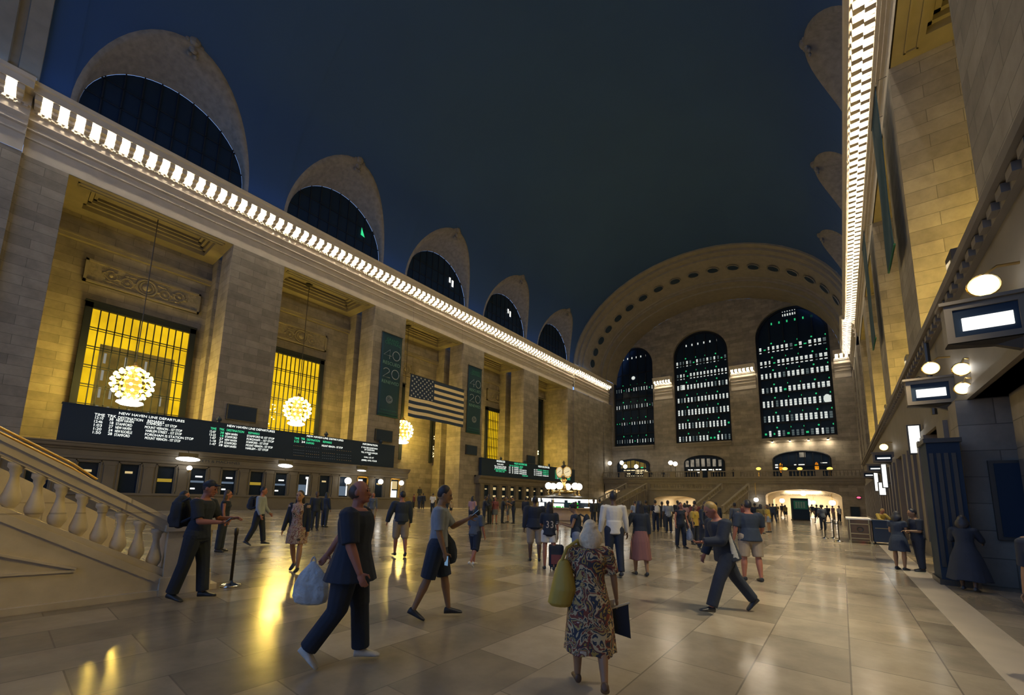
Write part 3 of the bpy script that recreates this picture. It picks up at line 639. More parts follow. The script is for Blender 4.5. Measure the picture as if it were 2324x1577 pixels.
# ------------------------------------------------------------------ hanging banners
BANNER = mat('banner_cloth', (.012,.05,.075), .85, noise=.2, nscale=.6); BGREEN = mat('banner_green', (.03,.20,.15), .8); BGREY = mat('banner_grey', (.32,.37,.42), .7); BMIX = mat('banner_mint', (.18,.38,.33), .7); TEAL = mat('banner_teal', (.006,.10,.075), .8)
def banner(x0, x1, y, z0, z1, lab, face=-1, rich=True):
    t = thing('hanging_banner', ((x0+x1)/2, y, z0), lab, 'banner'); w = x1-x0; h = z1-z0
    rr = []
    for i in range(25):
        z = h*i/24; row = []
        for j in range(9): row.append((-w/2+w*j/8, .05*math.sin(j*.9+i*.25)*(1-i/24)*.6, z))
        rr.append(row)
    me = MB().rings(rr, closed=False); o = me.build('cloth', BANNER, t, True); md = o.modifiers.new('thickness', 'SOLIDIFY'); md.thickness = .02
    MB().tube([(-w/2-.08, 0, h), (w/2+.08, 0, h)], .05, 8).build('top_bar', BRONZE, t); MB().tube([(-w/2-.04, 0, 0), (w/2+.04, 0, 0)], .045, 8).build('bottom_bar', TEAL, t)
    for s in (-1, 1): MB().tube([(s*w/2*.9, 0, h), (s*w/2*.9, -face*.1, h+.3), (s*w/2*.9, -face*.1, h+.4), (s*w/2*.9, (-YR*0+(.2 if face < 0 else YR-y-.02)), h+.42)], .015, 5).build('hanging_cord', BRONZE, t)
    if rich:
        rot = (PI/2, 0, 0); yy = -.07
        def T(s, xc, z, wd, hh, m): 
            q = text(s, 'lettering', m, None, (0, 0, 0), width=wd, height=hh, align='CENTER'); q.parent = t; q.location = (xc, yy, z)
        T('GRAND', 0, h*.905, w*.62, .34, BGREEN); T('CENTRAL', 0, h*.865, w*.78, .34, BGREEN)
        def strokes(name, segs, m, r=.035):
            mb = MB()
            for s in segs: mb.tube([(p[0], yy, p[1]) for p in s], r, 6)
            mb.build(name, m, t)
        def circ(cx, cz, rx, rz, a0=0, a1=2*PI): return [(cx+rx*math.cos(a0+(a1-a0)*i/28), cz+rz*math.sin(a0+(a1-a0)*i/28)) for i in range(29)]
        zc = h*.745; q = .52
        strokes('numeral', [[(-w*.11, zc-q), (-w*.11, zc+q), (-w*.40, zc-q*.35), (-w*.03, zc-q*.35)], circ(w*.22, zc, w*.18, q)], BGREY)
        T('RESCUED', 0, h*.615, w*.86, .38, BMIX)
        zc = h*.515
        strokes('numeral', [[(-w*.36, zc+q*.55)]+circ(-w*.22, zc+q*.45, w*.14, q*.5, PI*.9, -PI*.18)+[(-w*.38, zc-q), (-w*.04, zc-q)], circ(w*.22, zc, w*.18, q)], BGREY)
        T('RENEWED', 0, h*.385, w*.86, .38, BMIX)
        zc = h*.2
        strokes('emblem', [circ(0, zc, .42, .42), circ(0, zc, .34, .34), circ(.03, zc, .24, .26, .7, 2*PI-.7)+[(.2, zc), (.06, zc)], circ(.1, zc-.02, .15, .17, .8, 2*PI-.8)], BGREY, .02)
        T('100 YEARS OF GRAND CENTRAL', 0, h*.06, w*.8, .13, BGREEN)
        MB().box(-w/2, w/2, -.06, -.04, h*.025, h*.032).build('stripe', TEAL, t)
    return t
banner(24.9, 27.6, -.18, 10.0, 19.35, 'dark hanging banner reading 40 rescued 20 renewed on the pier left of the flag')
banner(38.85, 41.55, -.18, 10.0, 19.2, 'dark hanging banner reading 40 rescued 20 renewed on the pier right of the flag')

# ------------------------------------------------------------------ flag
FY = -1.6; p0, p1 = onY(932, 848, FY), onY(1053, 885, FY); p2, p3 = onY(1051, 971, FY), onY(929, 943, FY)
fx0, fx1, fz1, fz0 = p0.x, p1.x, (p0.z+p1.z)/2, (p2.z+p3.z)/2
FW, FHt = fx1-fx0, fz1-fz0
flag = thing('flag', (fx0, FY, fz0), 'striped flag with a starry corner hanging between the two banners', 'flag')
def fy(u, vv): return .10*math.sin(u*9+vv*2)*(1-vv)*.8+.05*math.sin(u*17)*(1-vv)
def cloth(name, u0, u1, v0, v1, m, dy=0):
    nu = max(2, int((u1-u0)*36)); rr = []
    for i in range(4):
        vv = v0+(v1-v0)*i/3; rr.append([(FW*(u0+(u1-u0)*j/nu)-.12*(1-vv)*(.5-(u0+(u1-u0)*j/nu)), fy(u0+(u1-u0)*j/nu, vv)+dy, FHt*vv-.02*math.sin((u0+(u1-u0)*j/nu)*14)*(1-vv)) for j in range(nu+1)])
    return MB().rings(rr, closed=False).build(name, m, flag, True)
FN = mat('flag_navy', (.028,.05,.095), .85, noise=.15); FC = mat('flag_cream', (.88,.72,.42), .85, noise=.1); FS = mat('flag_star', (.62,.64,.62), .8)
for i in range(13):
    v1_ = 1-i/13; v0_ = 1-(i+1)/13
    cloth('stripe', .42 if i < 7 else 0, 1, v0_, v1_, FN if i % 2 == 0 else FC)
cloth('canton', 0, .42, 6/13, 1, mat('flag_canton', (.02,.04,.085), .85))
mb = MB()
for r_ in range(9):
    for c in range(6 if r_ % 2 == 0 else 5):
        u = .42*(.09+.164*(c+(0 if r_ % 2 == 0 else .5))); vv = 6/13+(7/13)*(.93-.1075*r_); q = .14; cx, cz = FW*u-.12*(1-vv)*(.5-u), FHt*vv; pts = []
        for k in range(10): a = PI/2+PI*k/5; rr_ = q if k % 2 == 0 else q*.4; pts.append((cx+rr_*math.cos(a), fy(u, vv)-.02, cz+rr_*math.sin(a)))
        mb.add(pts+[(cx, fy(u, vv)-.02, cz)], [(k, (k+1) % 10, 10) for k in range(10)])
mb.build('stars', FS, flag)
MB().tube([(-.1, 0, FHt+.03), (FW+.1, 0, FHt+.03)], .04, 6).build('top_bar', BRONZE, flag)
for u in (.03, .97): MB().tube([(FW*u, 0, FHt), (FW*u, .62, 25.72-fz0)], .012, 4).build('hanging_cable', BRONZE, flag)

# ------------------------------------------------------------------ globe chandeliers
cb = MB().sphere((0,0,0), .105, 8, 6).build('x', BULB_A); CB_ME = cb.data; bpy.data.objects.remove(cb)
cb = MB().sphere((0,0,0), .105, 8, 6).build('x', BULB_C); CW_ME = cb.data; bpy.data.objects.remove(cb)
def chandelier(p, lab, Rr=1.22, top=23.0):
    t = thing('chandelier', p, lab, 'chandelier', 'globe chandeliers in the colonnade bays')
    MB().tube([(0, 0, Rr+.1), (0, 0, top-p[2])], .035, 6).build('rod', BRONZE, t)
    MB().lathe([(.02, Rr-.35), (.12, Rr-.3), (.16, Rr-.1), (.42, Rr+.02), (.36, Rr+.14), (.1, Rr+.24), (.14, Rr+.34), (.03, Rr+.5)], seg=14).build('crown', GOLD, t, True)
    MB().lathe([(.35, top-p[2]-.25), (.2, top-p[2]-.18), (.4, top-p[2]-.02), (.4, top-p[2])], seg=12).build('ceiling_rose', BRONZE, t)
    MB().lathe([(.04, -Rr), (.3, -Rr*.8), (.5, -.4), (.55, 0), (.5, .4), (.3, Rr*.8), (.04, Rr)], seg=12).build('core', BRONZE, t, True)
    mb = MB()
    for i in range(8):
        ph = PI*(i+1)/9; mb.torus((0, 0, Rr*math.cos(ph)), Rr*math.sin(ph)-.1, .035, 'Z', 24, 5)
    for a in range(6):
        mb.tube([(math.cos(a*PI/3)*(Rr-.08)*math.sin(q*PI/12), math.sin(a*PI/3)*(Rr-.08)*math.sin(q*PI/12), (Rr-.08)*math.cos(q*PI/12)) for q in range(1, 12)], .03, 5)
    mb.build('hoops', GOLD, t)
    ringn = [6, 10, 13, 14, 14, 13, 10, 6]
    for i, n_ in enumerate(ringn):
        ph = PI*(i+1)/9
        for j in range(n_):
            a = 2*PI*(j+.5*(i % 2))/n_; o = link('bulb', CW_ME if (i+j) % 2 else CB_ME, t); o.location = (Rr*math.sin(ph)*math.cos(a), Rr*math.sin(ph)*math.sin(a), Rr*math.cos(ph))
    mb = MB(); mb.lathe([(.3, -Rr-.02), (.75, -Rr-.1), (.8, -Rr-.22), (.55, -Rr-.36), (.1, -Rr-.42)], seg=20); mb.build('basket', GLOBE, t, True)
    return t
def ch_at(px, py, Y): p = onY(px, py, Y); return (p.x, p.y, p.z)
chandelier(ch_at(301, 872, 2.0), 'globe chandelier of many bulbs before the largest yellow window')
chandelier(ch_at(675, 930, 3.2), 'globe chandelier of many bulbs before the second yellow window')
chandelier((31.0, 3.2, 9.3), 'globe chandelier half hidden by the pier with the first banner')
chandelier((43.3, 3.2, 9.3), 'globe chandelier in the fourth bay hidden behind a pier')
chandelier((58.9, 3.2, 9.3), 'globe chandelier in the last bay hidden behind a pier')
for k in range(5): chandelier((4.9+k*PW, YR-3.2, 9.6), 'globe chandelier in the %s bay behind the right colonnade' % ('first', 'second', 'third', 'fourth', 'fifth')[k])
# ------------------------------------------------------------------ right side: low gate screen, number signs, lamps
GY = -40.25
WOOD = mat('polished_wood', (.20,.12,.05), .4, noise=.3, nscale=4); CARTB = mat('cart_black', (.02,.035,.06), .35)
mb = MB()
mb.box(3.0, 73, -41.2, GY, 4.35, 6.9); mb.box(3.0, 73, -41.2, GY+.12, 6.9, 7.1); mb.box(3.0, 73, -41.2, GY+.3, 7.1, 7.3); mb.box(3, 73, -41.2, GY+.1, 4.35, 4.6)
for i in range(120): mb.box(3.1+i*.58, 3.4+i*.58, GY, GY+.22, 6.92, 7.08)
struct(mb.build('trim_80', SCREEN), 'long stone gate screen with a moulded top along the right wall')
mb = MB(); mb.box(14.3, 15.2, -45.8, -39.95, 0, 4.35); struct(mb.build('wall_gate', STONE), 'stone cheek wall of the nearest gate on the right')
for i, (a, b) in enumerate(((15.2, 18.3), (21.0, 28.0), (31.2, 40.5), (43.5, 73))):
    mb = MB(); mb.box(a, b, -41.2, -40.1, 0, 4.35); mb.box(a, b, -40.1, -40.02, 0, .5)
    k = int((b-a)/1.6)
    for q in range(k): x = a+(q+.5)*(b-a)/k; mb.box(x-.25, x+.25, -40.1, -40.0, .5, 4.2)
    struct(mb.build('trim_%d' % (81+i), SCREEN), 'stone front of the gate screen with flat pilasters')
mb = MB(); mb.box(3, 14.3, -45.9, -45.6, 0, 4.35); struct(mb.build('wall_gate_back', STONE), 'back wall of the nearest gate vestibule'); 
struct(MB().box(3, 14.4, -45.6, -41.2, 4.35, 4.5).build('ceiling_gate', SCREEN), 'low ceiling of the nearest gate vestibule')
t = thing('poster_panel', (14.2, -41.5, 1.05), 'large dark framed panel on the gate cheek wall at the right edge', 'panel')
MB().box(0, .08, -1.3, 1.18, 0, 1.8).build('frame', BRONZE, t); MB().box(-.02, 0, -1.22, 1.1, .07, 1.73).build('panel_face', NAVY, t)
t = thing('gate_pylon', (14.0, -39.5, 0), 'tall dark bronze pylon at the gate corner beside the dark dressed woman', 'pylon')
mb = MB(); mb.box(-.45, .55, -.32, .22, .12, 3.25); mb.build('shaft', NAVY, t); MB().box(-.5, .6, -.36, .26, 0, .12).build('plinth', BRONZE, t); MB().box(-.5, .6, -.36, .26, 3.25, 3.35).build('cap', BRONZE, t)
mb = MB(); 
for q in range(4): mb.box(-.47, -.45, -.24+q*.12, -.17+q*.12, .4, 3.0)
mb.build('ribs', BRONZE, t)
def gate_sign(X, lab, num, y0=GY, wd=.95, z0=4.62, z1=5.32, on=True):
    t = thing('gate_sign', (X, y0, z0), lab, 'sign', 'track signs of the gate screen')
    h = z1-z0; mb = MB(); mb.box(0, .3, 0, wd, 0, .1); mb.box(0, .3, 0, wd, h-.1, h); mb.box(0, .3, 0, .1, .1, h-.1); mb.box(0, .3, wd-.1, wd, .1, h-.1); mb.box(.06, .3, .1, wd-.1, .1, h-.1); mb.box(-.05, .35, -.02, wd+.06, h, h+.06)
    mb.build('casing', SIGNB, t)
    MB().box(.03, .06, .1, wd-.1, .1, h-.1).build('display_back', NAVY, t)
    MB().box(.0, .03, .17, wd-.2, .2, h-.27).build('lit_strip', WHITE_L, t)
    mb = MB(); mb.add([(0, -.02, -.02), (.3, -.02, -.02), (.3, wd, -.02), (0, wd, -.02), (.1, -.02, -.28), (.25, -.02, -.28), (.22, wd*.4, -.1), (.1, wd*.4, -.1)], [(0,3,2,1),(4,5,6,7),(0,1,5,4),(1,2,6,5),(2,3,7,6),(3,0,4,7)]); mb.build('bracket', BRONZE, t)
    return t
def gate_lamp(p, lab, r=.17, arm=True):
    t = thing('gate_lamp', p, lab, 'lamp', 'round lamps of the gate screen'); MB().sphere((0,0,0), r, 14, 9).build('globe', GLOBE, t, True); MB().torus((.02, 0, 0), r+.02, .025, 'X', 20, 5).build('ring', BRASS, t)
    d = GY-p[1]; MB().tube([(0, 0, r), (0, d*.4, r+.12), (0, d-.02, r+.1)], .025, 6).build('arm', BRASS, t); return t
gate_sign(10.0, 'largest lit track sign box standing out from the gate screen, nearest the camera', '')
gate_sign(16.0, 'second lit track sign box along the gate screen, above the pylon', '')
gate_sign(34.0, 'lit track sign box deep along the gate screen', '', z0=4.4, z1=4.95)
gate_sign(42.0, 'farther lit track sign box on the gate screen', '', z0=4.3, z1=4.85); gate_sign(51.0, 'farthest lit track sign box on the gate screen', '', z0=4.3, z1=4.85)
gate_lamp((10.1, -39.83, 5.62), 'round lamp above the largest track sign'); gate_lamp((16.1, -39.86, 5.66), 'round lamp above the second track sign', .15)
gate_lamp((14.2, -40.12, 5.1), 'round lamp under the largest track sign, upper one', .13, False); gate_lamp((14.2, -40.1, 4.62), 'round lamp under the largest track sign, lower one', .12, False); gate_lamp((34.1, -39.85, 5.32), 'round lamp above a distant track sign', .17)
def wall_light(X, y, z0, z1, w_, lab):
    t = thing('light_panel', (X, min(y, -39.78), z0), lab, 'light'); MB().box(.02, .2, -w_/2-.05, w_/2+.05, -.05, z1-z0+.05).build('casing', BRONZE, t); MB().box(0, .02, -w_/2, w_/2, 0, z1-z0).build('lit_face', WHITE_L, t); MB().box(.05, .15, -.42, -.02, .2, .3).build('bracket', BRONZE, t)
wall_light(22, -39.98, 3.8, 4.85, .3, 'tall white light panel above the pylon, beside the second track sign')
wall_light(34.6, -39.72, 2.9, 4.3, .2, 'tall white light panel under a distant track sign'); wall_light(42.6, -39.75, 2.9, 4.3, .2, 'narrower tall white light panel farther along the gate screen')
wall_light(37.5, -39.78, 2.5, 3.3, .3, 'short grey white light panel between the tall ones')
t = thing('camera_pole', (17.9, -40.05, 5.4), 'dark pole with a small dome camera on the gate screen', 'camera')
MB().tube([(0, 0, -.8), (0, 0, 1.5)], .07, 8).build('pole', BRONZE, t); MB().tube([(0, 0, .3), (0, .25, .45), (0, .5, .3), (0, .5, .18)], .02, 6).build('arm', BRONZE, t); MB().sphere((0, .5, .1), .11, 10, 6).build('dome', BRONZE, t)
banner(24.5, 27.5, -40.32, 13.6, 21.9, 'dark green hanging banner seen edge on at the right wall, nearest', 1, False); banner(38.5, 41.5, -40.32, 13.6, 21.9, 'dark green hanging banner seen edge on at the right wall, farther', 1, False)
for i_, x_ in enumerate((7, 15, 25, 37)):  # made-up housings for the added flood lamps
    t = thing('added_floodlight', (x_, YR+.45, 7.3), 'added dark flood lamp on top of the gate screen, %s from the camera' % ('first', 'second', 'third', 'fourth')[i_], 'added_floodlight', 'added floodlights on the gate screen')
    MB().box(-.36, .36, -.35, .02, .82, 1.12).build('housing', BRONZE, t); MB().tube([(0, -.15, 0), (0, -.15, .84)], .04, 6).build('stand', BRONZE, t)

# ------------------------------------------------------------------ desk and cart at the right
t = thing('service_desk', (26.0, -38.2, 0), 'wooden service desk with a white top before the gate screen', 'desk')
MB().box(-.35, .9, -.42, .40, .12, 1.08).build('body', WOOD, t); MB().box(-.42, 3.2, -.44, .46, 1.08, 1.14).build('desktop', WHITE_P if 'WHITE_P' in globals() else mat('white_top', (.8,.76,.68), .4), t)
mb = MB(); mb.box(-.39, -.35, -.36, .34, .2, .24); mb.box(-.39, -.35, -.36, .34, .42, .46); mb.box(-.39, -.35, -.36, .34, .86, .9); mb.box(-.39, -.35, -.36, -.32, .12, 1.08); mb.box(-.39, -.35, .32, .36, .12, 1.08); mb.build('panel_moulding', BRASS, t)
MB().torus((-.37, -.02, .64), .1, .025, 'X', 16, 5).build('crest', BRONZE, t)
for x in (-.3, .85):
    for y in (-.38, .36): MB().box(x-.04, x+.04, y-.04, y+.04, 0, .12).build('leg', BRASS, t)
for x in (2.9,): 
    for y in (-.38, .38): MB().box(x-.04, x+.04, y-.04, y+.04, 0, 1.08).build('leg', BRASS, t)
t = thing('service_cart', (26.0, -38.98, 0), 'black covered cart beside the wooden service desk', 'cart')
MB().box(-.4, .6, -.32, .32, .12, 1.05).build('body', CARTB, t); MB().box(-.42, -.4, -.25, .25, .72, .75).build('trim_strip', BRASS, t); MB().box(-.44, .64, -.34, .34, 1.05, 1.1).build('lid', CARTB, t)
for x in (-.3, .5):
    for y in (-.26, .26): MB().torus((x, y, .06), .045, .018, 'Y', 12, 5).build('wheel', BRONZE, t)
def stanchion(p, lab, h=1.0, r=.17):
    t = thing('stanchion', p, lab, 'stanchion', 'belt posts on the hall floor')
    MB().lathe([(r, 0), (r, .02), (r*.8, .045), (.04, .07), (.03, .1)], seg=20).build('base', mat('polished_steel', (.75,.74,.7), .15, 1.0), t, True); MB().lathe([(.026, .08), (.026, h-.12), (.035, h-.12), (.035, h), (.01, h+.02)], seg=10).build('post', BRONZE, t, True); return t
q = onZ(523, 1330); stanchion((q.x, q.y, 0), 'dark belt post with a shiny round base left of the floral dress woman')
sp = []
for px, py in ((1893, 1222), (1873, 1222), (1905, 1229)):
    q = onZ(px, py); sp.append(q); stanchion((q.x, q.y, 0), 'belt post in front of the wooden desk, %s' % ('middle', 'left', 'right')[len(sp)-1], .95, .16)
for i, (a, b) in enumerate(((sp[1], sp[0]), (sp[0], sp[2]))):
    mb = MB(); d = (b-a); pts = [a+d*s+Vector((0, 0, .86-.06*math.sin(PI*s))) for s in (.1, .3, .5, .7, .9)]
    mb.rings([[p_+Vector((0, 0, -.025)), p_+Vector((0, 0, .025)), p_+Vector((.01, 0, .025)), p_+Vector((.01, 0, -.025))] for p_ in pts]); tag(mb.build('queue_belt', NAVY), 'dark belt strung between the posts by the desk, %s span' % ('left', 'right')[i], 'belt')

# ------------------------------------------------------------------ staircase at the left edge
SY = -29.3
def stair_left():
    root = struct(bpy.data.objects.new('trim_90', None), 'marble staircase at the left edge'); COL.objects.link(root)
    S = lambda px, py: onY(px, py, SY)
    a = S(0, 985); b = S(372, 1168); sl = (b.z-a.z)/(b.x-a.x)
    zr = lambda x: b.z+sl*(x-b.x)                     # top of the handrail
    xe, xs = 1.28, -6.0
    def bar(name, x0, x1, d0, d1, y0, y1, m):         # sloping bar, d measured down from the rail top
        mb = MB(); mb.hexa([(x0, y0, zr(x0)-d1), (x1, y0, zr(x1)-d1), (x1, y1, zr(x1)-d1), (x0, y1, zr(x0)-d1), (x0, y0, zr(x0)-d0), (x1, y0, zr(x1)-d0), (x1, y1, zr(x1)-d0), (x0, y1, zr(x0)-d0)]); return mb.build(name, m, root)
    bar('handrail', xs, xe, 0, .07, SY-.06, SY+.30, STONE_B); bar('rail_moulding', xs, xe, .07, .2, SY-.01, SY+.25, STONE_B); bar('rail_underside', xs, xe, .2, .25, SY+.03, SY+.21, STONE_B)
    bar('curb', xs, xe+.1, .92, 1.04, SY-.02, SY+.28, STONE_B)
    bu = MB().lathe([(.085, 0), (.085, .05), (.05, .075), (.06, .1), (.098, .17), (.102, .23), (.075, .33), (.05, .44), (.043, .52), (.06, .56), (.06, .6), (.085, .63), (.085, .69)], seg=12).build('x', STONE_B, None, True); me = bu.data; bpy.data.objects.remove(bu)
    x = xe-.12
    while x > -5.5:
        o = link('baluster', me, root); o.location = (x, SY+.12, zr(x)-.93); x -= .232
    mb = MB(); z0 = lambda x: zr(x)-1.03
    n_ = len(mb.v); P_ = [(xs, 0), (1.95, 0), (1.95, .34), (xe+.1, max(.36, z0(xe+.1))), (xs, z0(xs))]
    mb.rings([[(x, SY+.02, z) for x, z in P_], [(x, SY+.24, z) for x, z in P_]]); mb.build('string_wall', STONE_B, root)
    # sunk triangular panel moulding
    A, B_, C_ = S(0, 1262), S(172, 1293), S(0, 1303)
    mb = MB(); y = SY+.0; up = lambda x: A.z+(B_.z-A.z)/(B_.x-A.x)*(x-A.x); lo = lambda x: C_.z+(B_.z-C_.z)/(B_.x-C_.x)*(x-C_.x)
    x0 = -3.0
    mb.hexa([(x0, y-.015, lo(x0)-.03), (B_.x, y-.015, B_.z-.03), (B_.x, y+.03, B_.z-.03), (x0, y+.03, lo(x0)-.03), (x0, y-.015, lo(x0)), (B_.x, y-.015, B_.z), (B_.x, y+.03, B_.z), (x0, y+.03, lo(x0))])
    mb.hexa([(x0, y-.06, up(x0)), (B_.x, y-.03, B_.z), (B_.x, y+.03, B_.z), (x0, y+.03, up(x0)), (x0, y-.06, up(x0)+.05), (B_.x, y-.03, B_.z+.03), (B_.x, y+.03, B_.z+.03), (x0, y+.03, up(x0)+.05)]); mb.build('panel_moulding', STONE_B, root)
    mb = MB(); mb.box(xs, 2.05, SY-.05, SY+.3, 0, .1); mb.build('plinth', STONE_B, root)
    mb = MB(); mb.box(xe, xe+.62, SY-.02, SY+.55, .1, 1.0); mb.box(xe-.04, xe+.66, SY-.06, SY+.59, 0, .28); mb.box(xe-.05, xe+.67, SY-.07, SY+.6, 1.0, 1.1); mb.lathe([(.3, 1.1), (.3, 1.14), (.2, 1.18), (.0, 1.2)], (xe+.31, SY+.26, 0), 20); mb.build('newel_post', STONE_B, root)
    mb = MB(); n_ = 22
    for i in range(n_): x1 = 1.1-i*.31; mb.box(x1-.31, x1, SY+.25, SY+4.5, 0 if i == 0 else i*.165-.05, (i+1)*.165)
    mb.build('steps', STONE_B, root)
    bar('inner_string', xs, xe, .3, 2.4, SY+4.5, SY+4.75, STONE_B); bar('inner_rail', xs, xe, 0, .1, SY+4.45, SY+4.8, STONE_B)
    mb = MB()
    for d, y in ((.0, SY+.5), (.07, SY+.42), (.13, SY+.36)):
        p, q = S(80, 1023), S(170, 1075); mb.tube([(p.x-1.2, y, zr(p.x-1.2)+.12-d), (q.x, y, zr(q.x)+.12-d), (q.x+.3, y, zr(q.x+.3)+.07-d)], .018, 8)
    for x in (-.3, -1.4): mb.tube([(x, SY+.36, zr(x)-.1), (x, SY+.36, zr(x)+.0)], .014, 6)
    mb.build('brass_handrail', BRASS, root)
stair_left()
# ------------------------------------------------------------------ far end: balcony, passages, stairs
FX = 80.5
PASS = mat('passage_cream', (.66,.57,.42), .6, noise=.1)
OPEN = [(-.2, -4.6, 3.65, 2.4), (-11.6, -18.6, 2.55, 1.9), (-28.2, -37.7, 4.0, 2.9)]     # y left, y right, crown, spring
def otop(y):
    for a, b, t, s in OPEN:
        if b <= y <= a: u = (y-(a+b)/2)/((a-b)/2); return s+(t-s)*math.sqrt(max(0, 1-u*u))
    return 0
ys = sorted(set([.3, -41]+[a for o_ in OPEN for a in o_[:2]]+[(a+b)/2+(a-b)/2*math.cos(PI*i/16) for a, b, t, s in OPEN for i in range(17)]))
mb = MB()
for y0, y1 in zip(ys[:-1], ys[1:]):
    if otop((y0+y1)/2) == 0: mb.add([(FX, y0, 0), (FX, y1, 0), (FX, y1, 5.3), (FX, y0, 5.3)], [(0, 1, 2, 3)])
    else: mb.add([(FX, y0, otop(y0)), (FX, y1, otop(y1)), (FX, y1, 5.3), (FX, y0, 5.3)], [(0, 1, 2, 3)])
struct(mb.build('wall_balcony', STONE), 'wall under the far balcony with arched passages')
for i, (a, b, t, s) in enumerate(OPEN):
    L_ = (5, 9, 14)[i]; bd = [(b, 0), (b, s)]+[((a+b)/2-(a-b)/2*math.cos(PI*j/16), s+(t-s)*math.sin(PI*j/16)) for j in range(1, 16)]+[(a, s), (a, 0)]
    mb = MB().rings([[(FX, y, z) for y, z in bd], [(FX+L_, y, z) for y, z in bd]], closed=False, cap=False); struct(mb.build('trim_%d' % (100+i), PASS, smooth=False), 'cream arched lining of the %s far passage' % ('left', 'middle', 'right')[i])
    mb = MB().add([(FX+L_, y, z) for y, z in bd], [tuple(range(len(bd)))]); struct(mb.build('wall_passage_%d' % (i+1), PASS))
    area('passage_light', (FX+L_*.5, (a+b)/2, t-.15), (0, 0, 0), L_*.7, (a-b)*.6, (1, .86, .62), (420, 420, 1900)[i])
# inner arch with lettering in the right passage
mb = MB(); a, b = -28.9, -37.2; z1 = 4.0; bd = []
rr = [[], []]
for j in range(21): u = -1+2*j/20; y = (a+b)/2+u*(a-b)/2; rr[0].append((FX+3.0, y, 2.35+.95*math.sqrt(max(0, 1-u*u)))); rr[1].append((FX+3.0, y, 4.2))
mb.rings(rr, closed=False); mb.box(FX+3, FX+3.3, b-.6, b, 0, 4.2); mb.box(FX+3, FX+3.3, a, a+.7, 0, 4.2); struct(mb.build('trim_104', PASS), 'inner arch of the right far passage')
text('SHUTTLE PASSAGE', 'lettering', mat('letter_dark', (.16,.12,.08), .7), bpy.data.objects['trim_104'], (FX+2.97, -29.9, 3.1), width=3.0, height=.26, rot=(PI/2, 0, -PI/2))
text('DINING CONCOURSE', 'lettering', MATS['letter_dark'], bpy.data.objects['trim_104'], (FX+2.97, -33.6, 3.1), width=2.9, height=.26, rot=(PI/2, 0, -PI/2))
def hang_globe(px, py, X, r, lab, top=4.0, sc=(1, 1, 1.0)):
    p = onX(px, py, X); t = thing('passage_lamp', p, lab, 'lamp', 'white lamps of the far passage'); MB().sphere((0,0,0), r, 14, 9, sc).build('globe', GLOBE, t, True); MB().lathe([(r*.3, r*.8), (r*.5, r*.95), (r*.2, r*1.1)], seg=10).build('collar', BRASS, t); MB().tube([(0, 0, r), (0, 0, max(r+.1, top-p.z))], .03, 5).build('rod', BRASS, t)
hang_globe(1775, 1136, 84.5, .36, 'white lamp in the left part of the right passage', 3.6); hang_globe(1823, 1119, 82.0, .40, 'white lamp at the crown of the right passage arch', 4.0); hang_globe(1832, 1140, 88, .55, 'bright white lamp deep in the right passage'); hang_globe(1846, 1140, 89, .30, 'small white lamp deep in the right passage, right of the brightest'); hang_globe(1889, 1141, 83.5, .42, 'white lamp in the right part of the right passage', 3.5); hang_globe(1716, 1134, 79.7, .34, 'white lamp left of the right passage arch', 5.0)
# information panel standing in the passage
q = onZ(1815, 1181); t = thing('information_kiosk', (q.x, q.y, 0), 'dark standing panel with a green notice before the right passage', 'panel', None, R(25))
MB().box(-.2, .2, -.85, .65, .1, 2.35).build('cabinet', NAVY, t); MB().box(-.23, -.2, -.75, .55, 1.2, 2.1).build('notice', mat('notice_green', (.02,.22,.16), .6), t); MB().box(-.3, .3, -.9, .7, 0, .1).build('foot', BRONZE, t)
mb = MB(); random.seed(3)
for i in range(5):
    for j in range(4):
        mb.box(-.24, -.23, -.5+j*.24, -.34+j*.24, 1.35+i*.13, 1.42+i*.13)
mb.build('notice_marks', mat('notice_pale', (.45,.5,.45), .6), t)
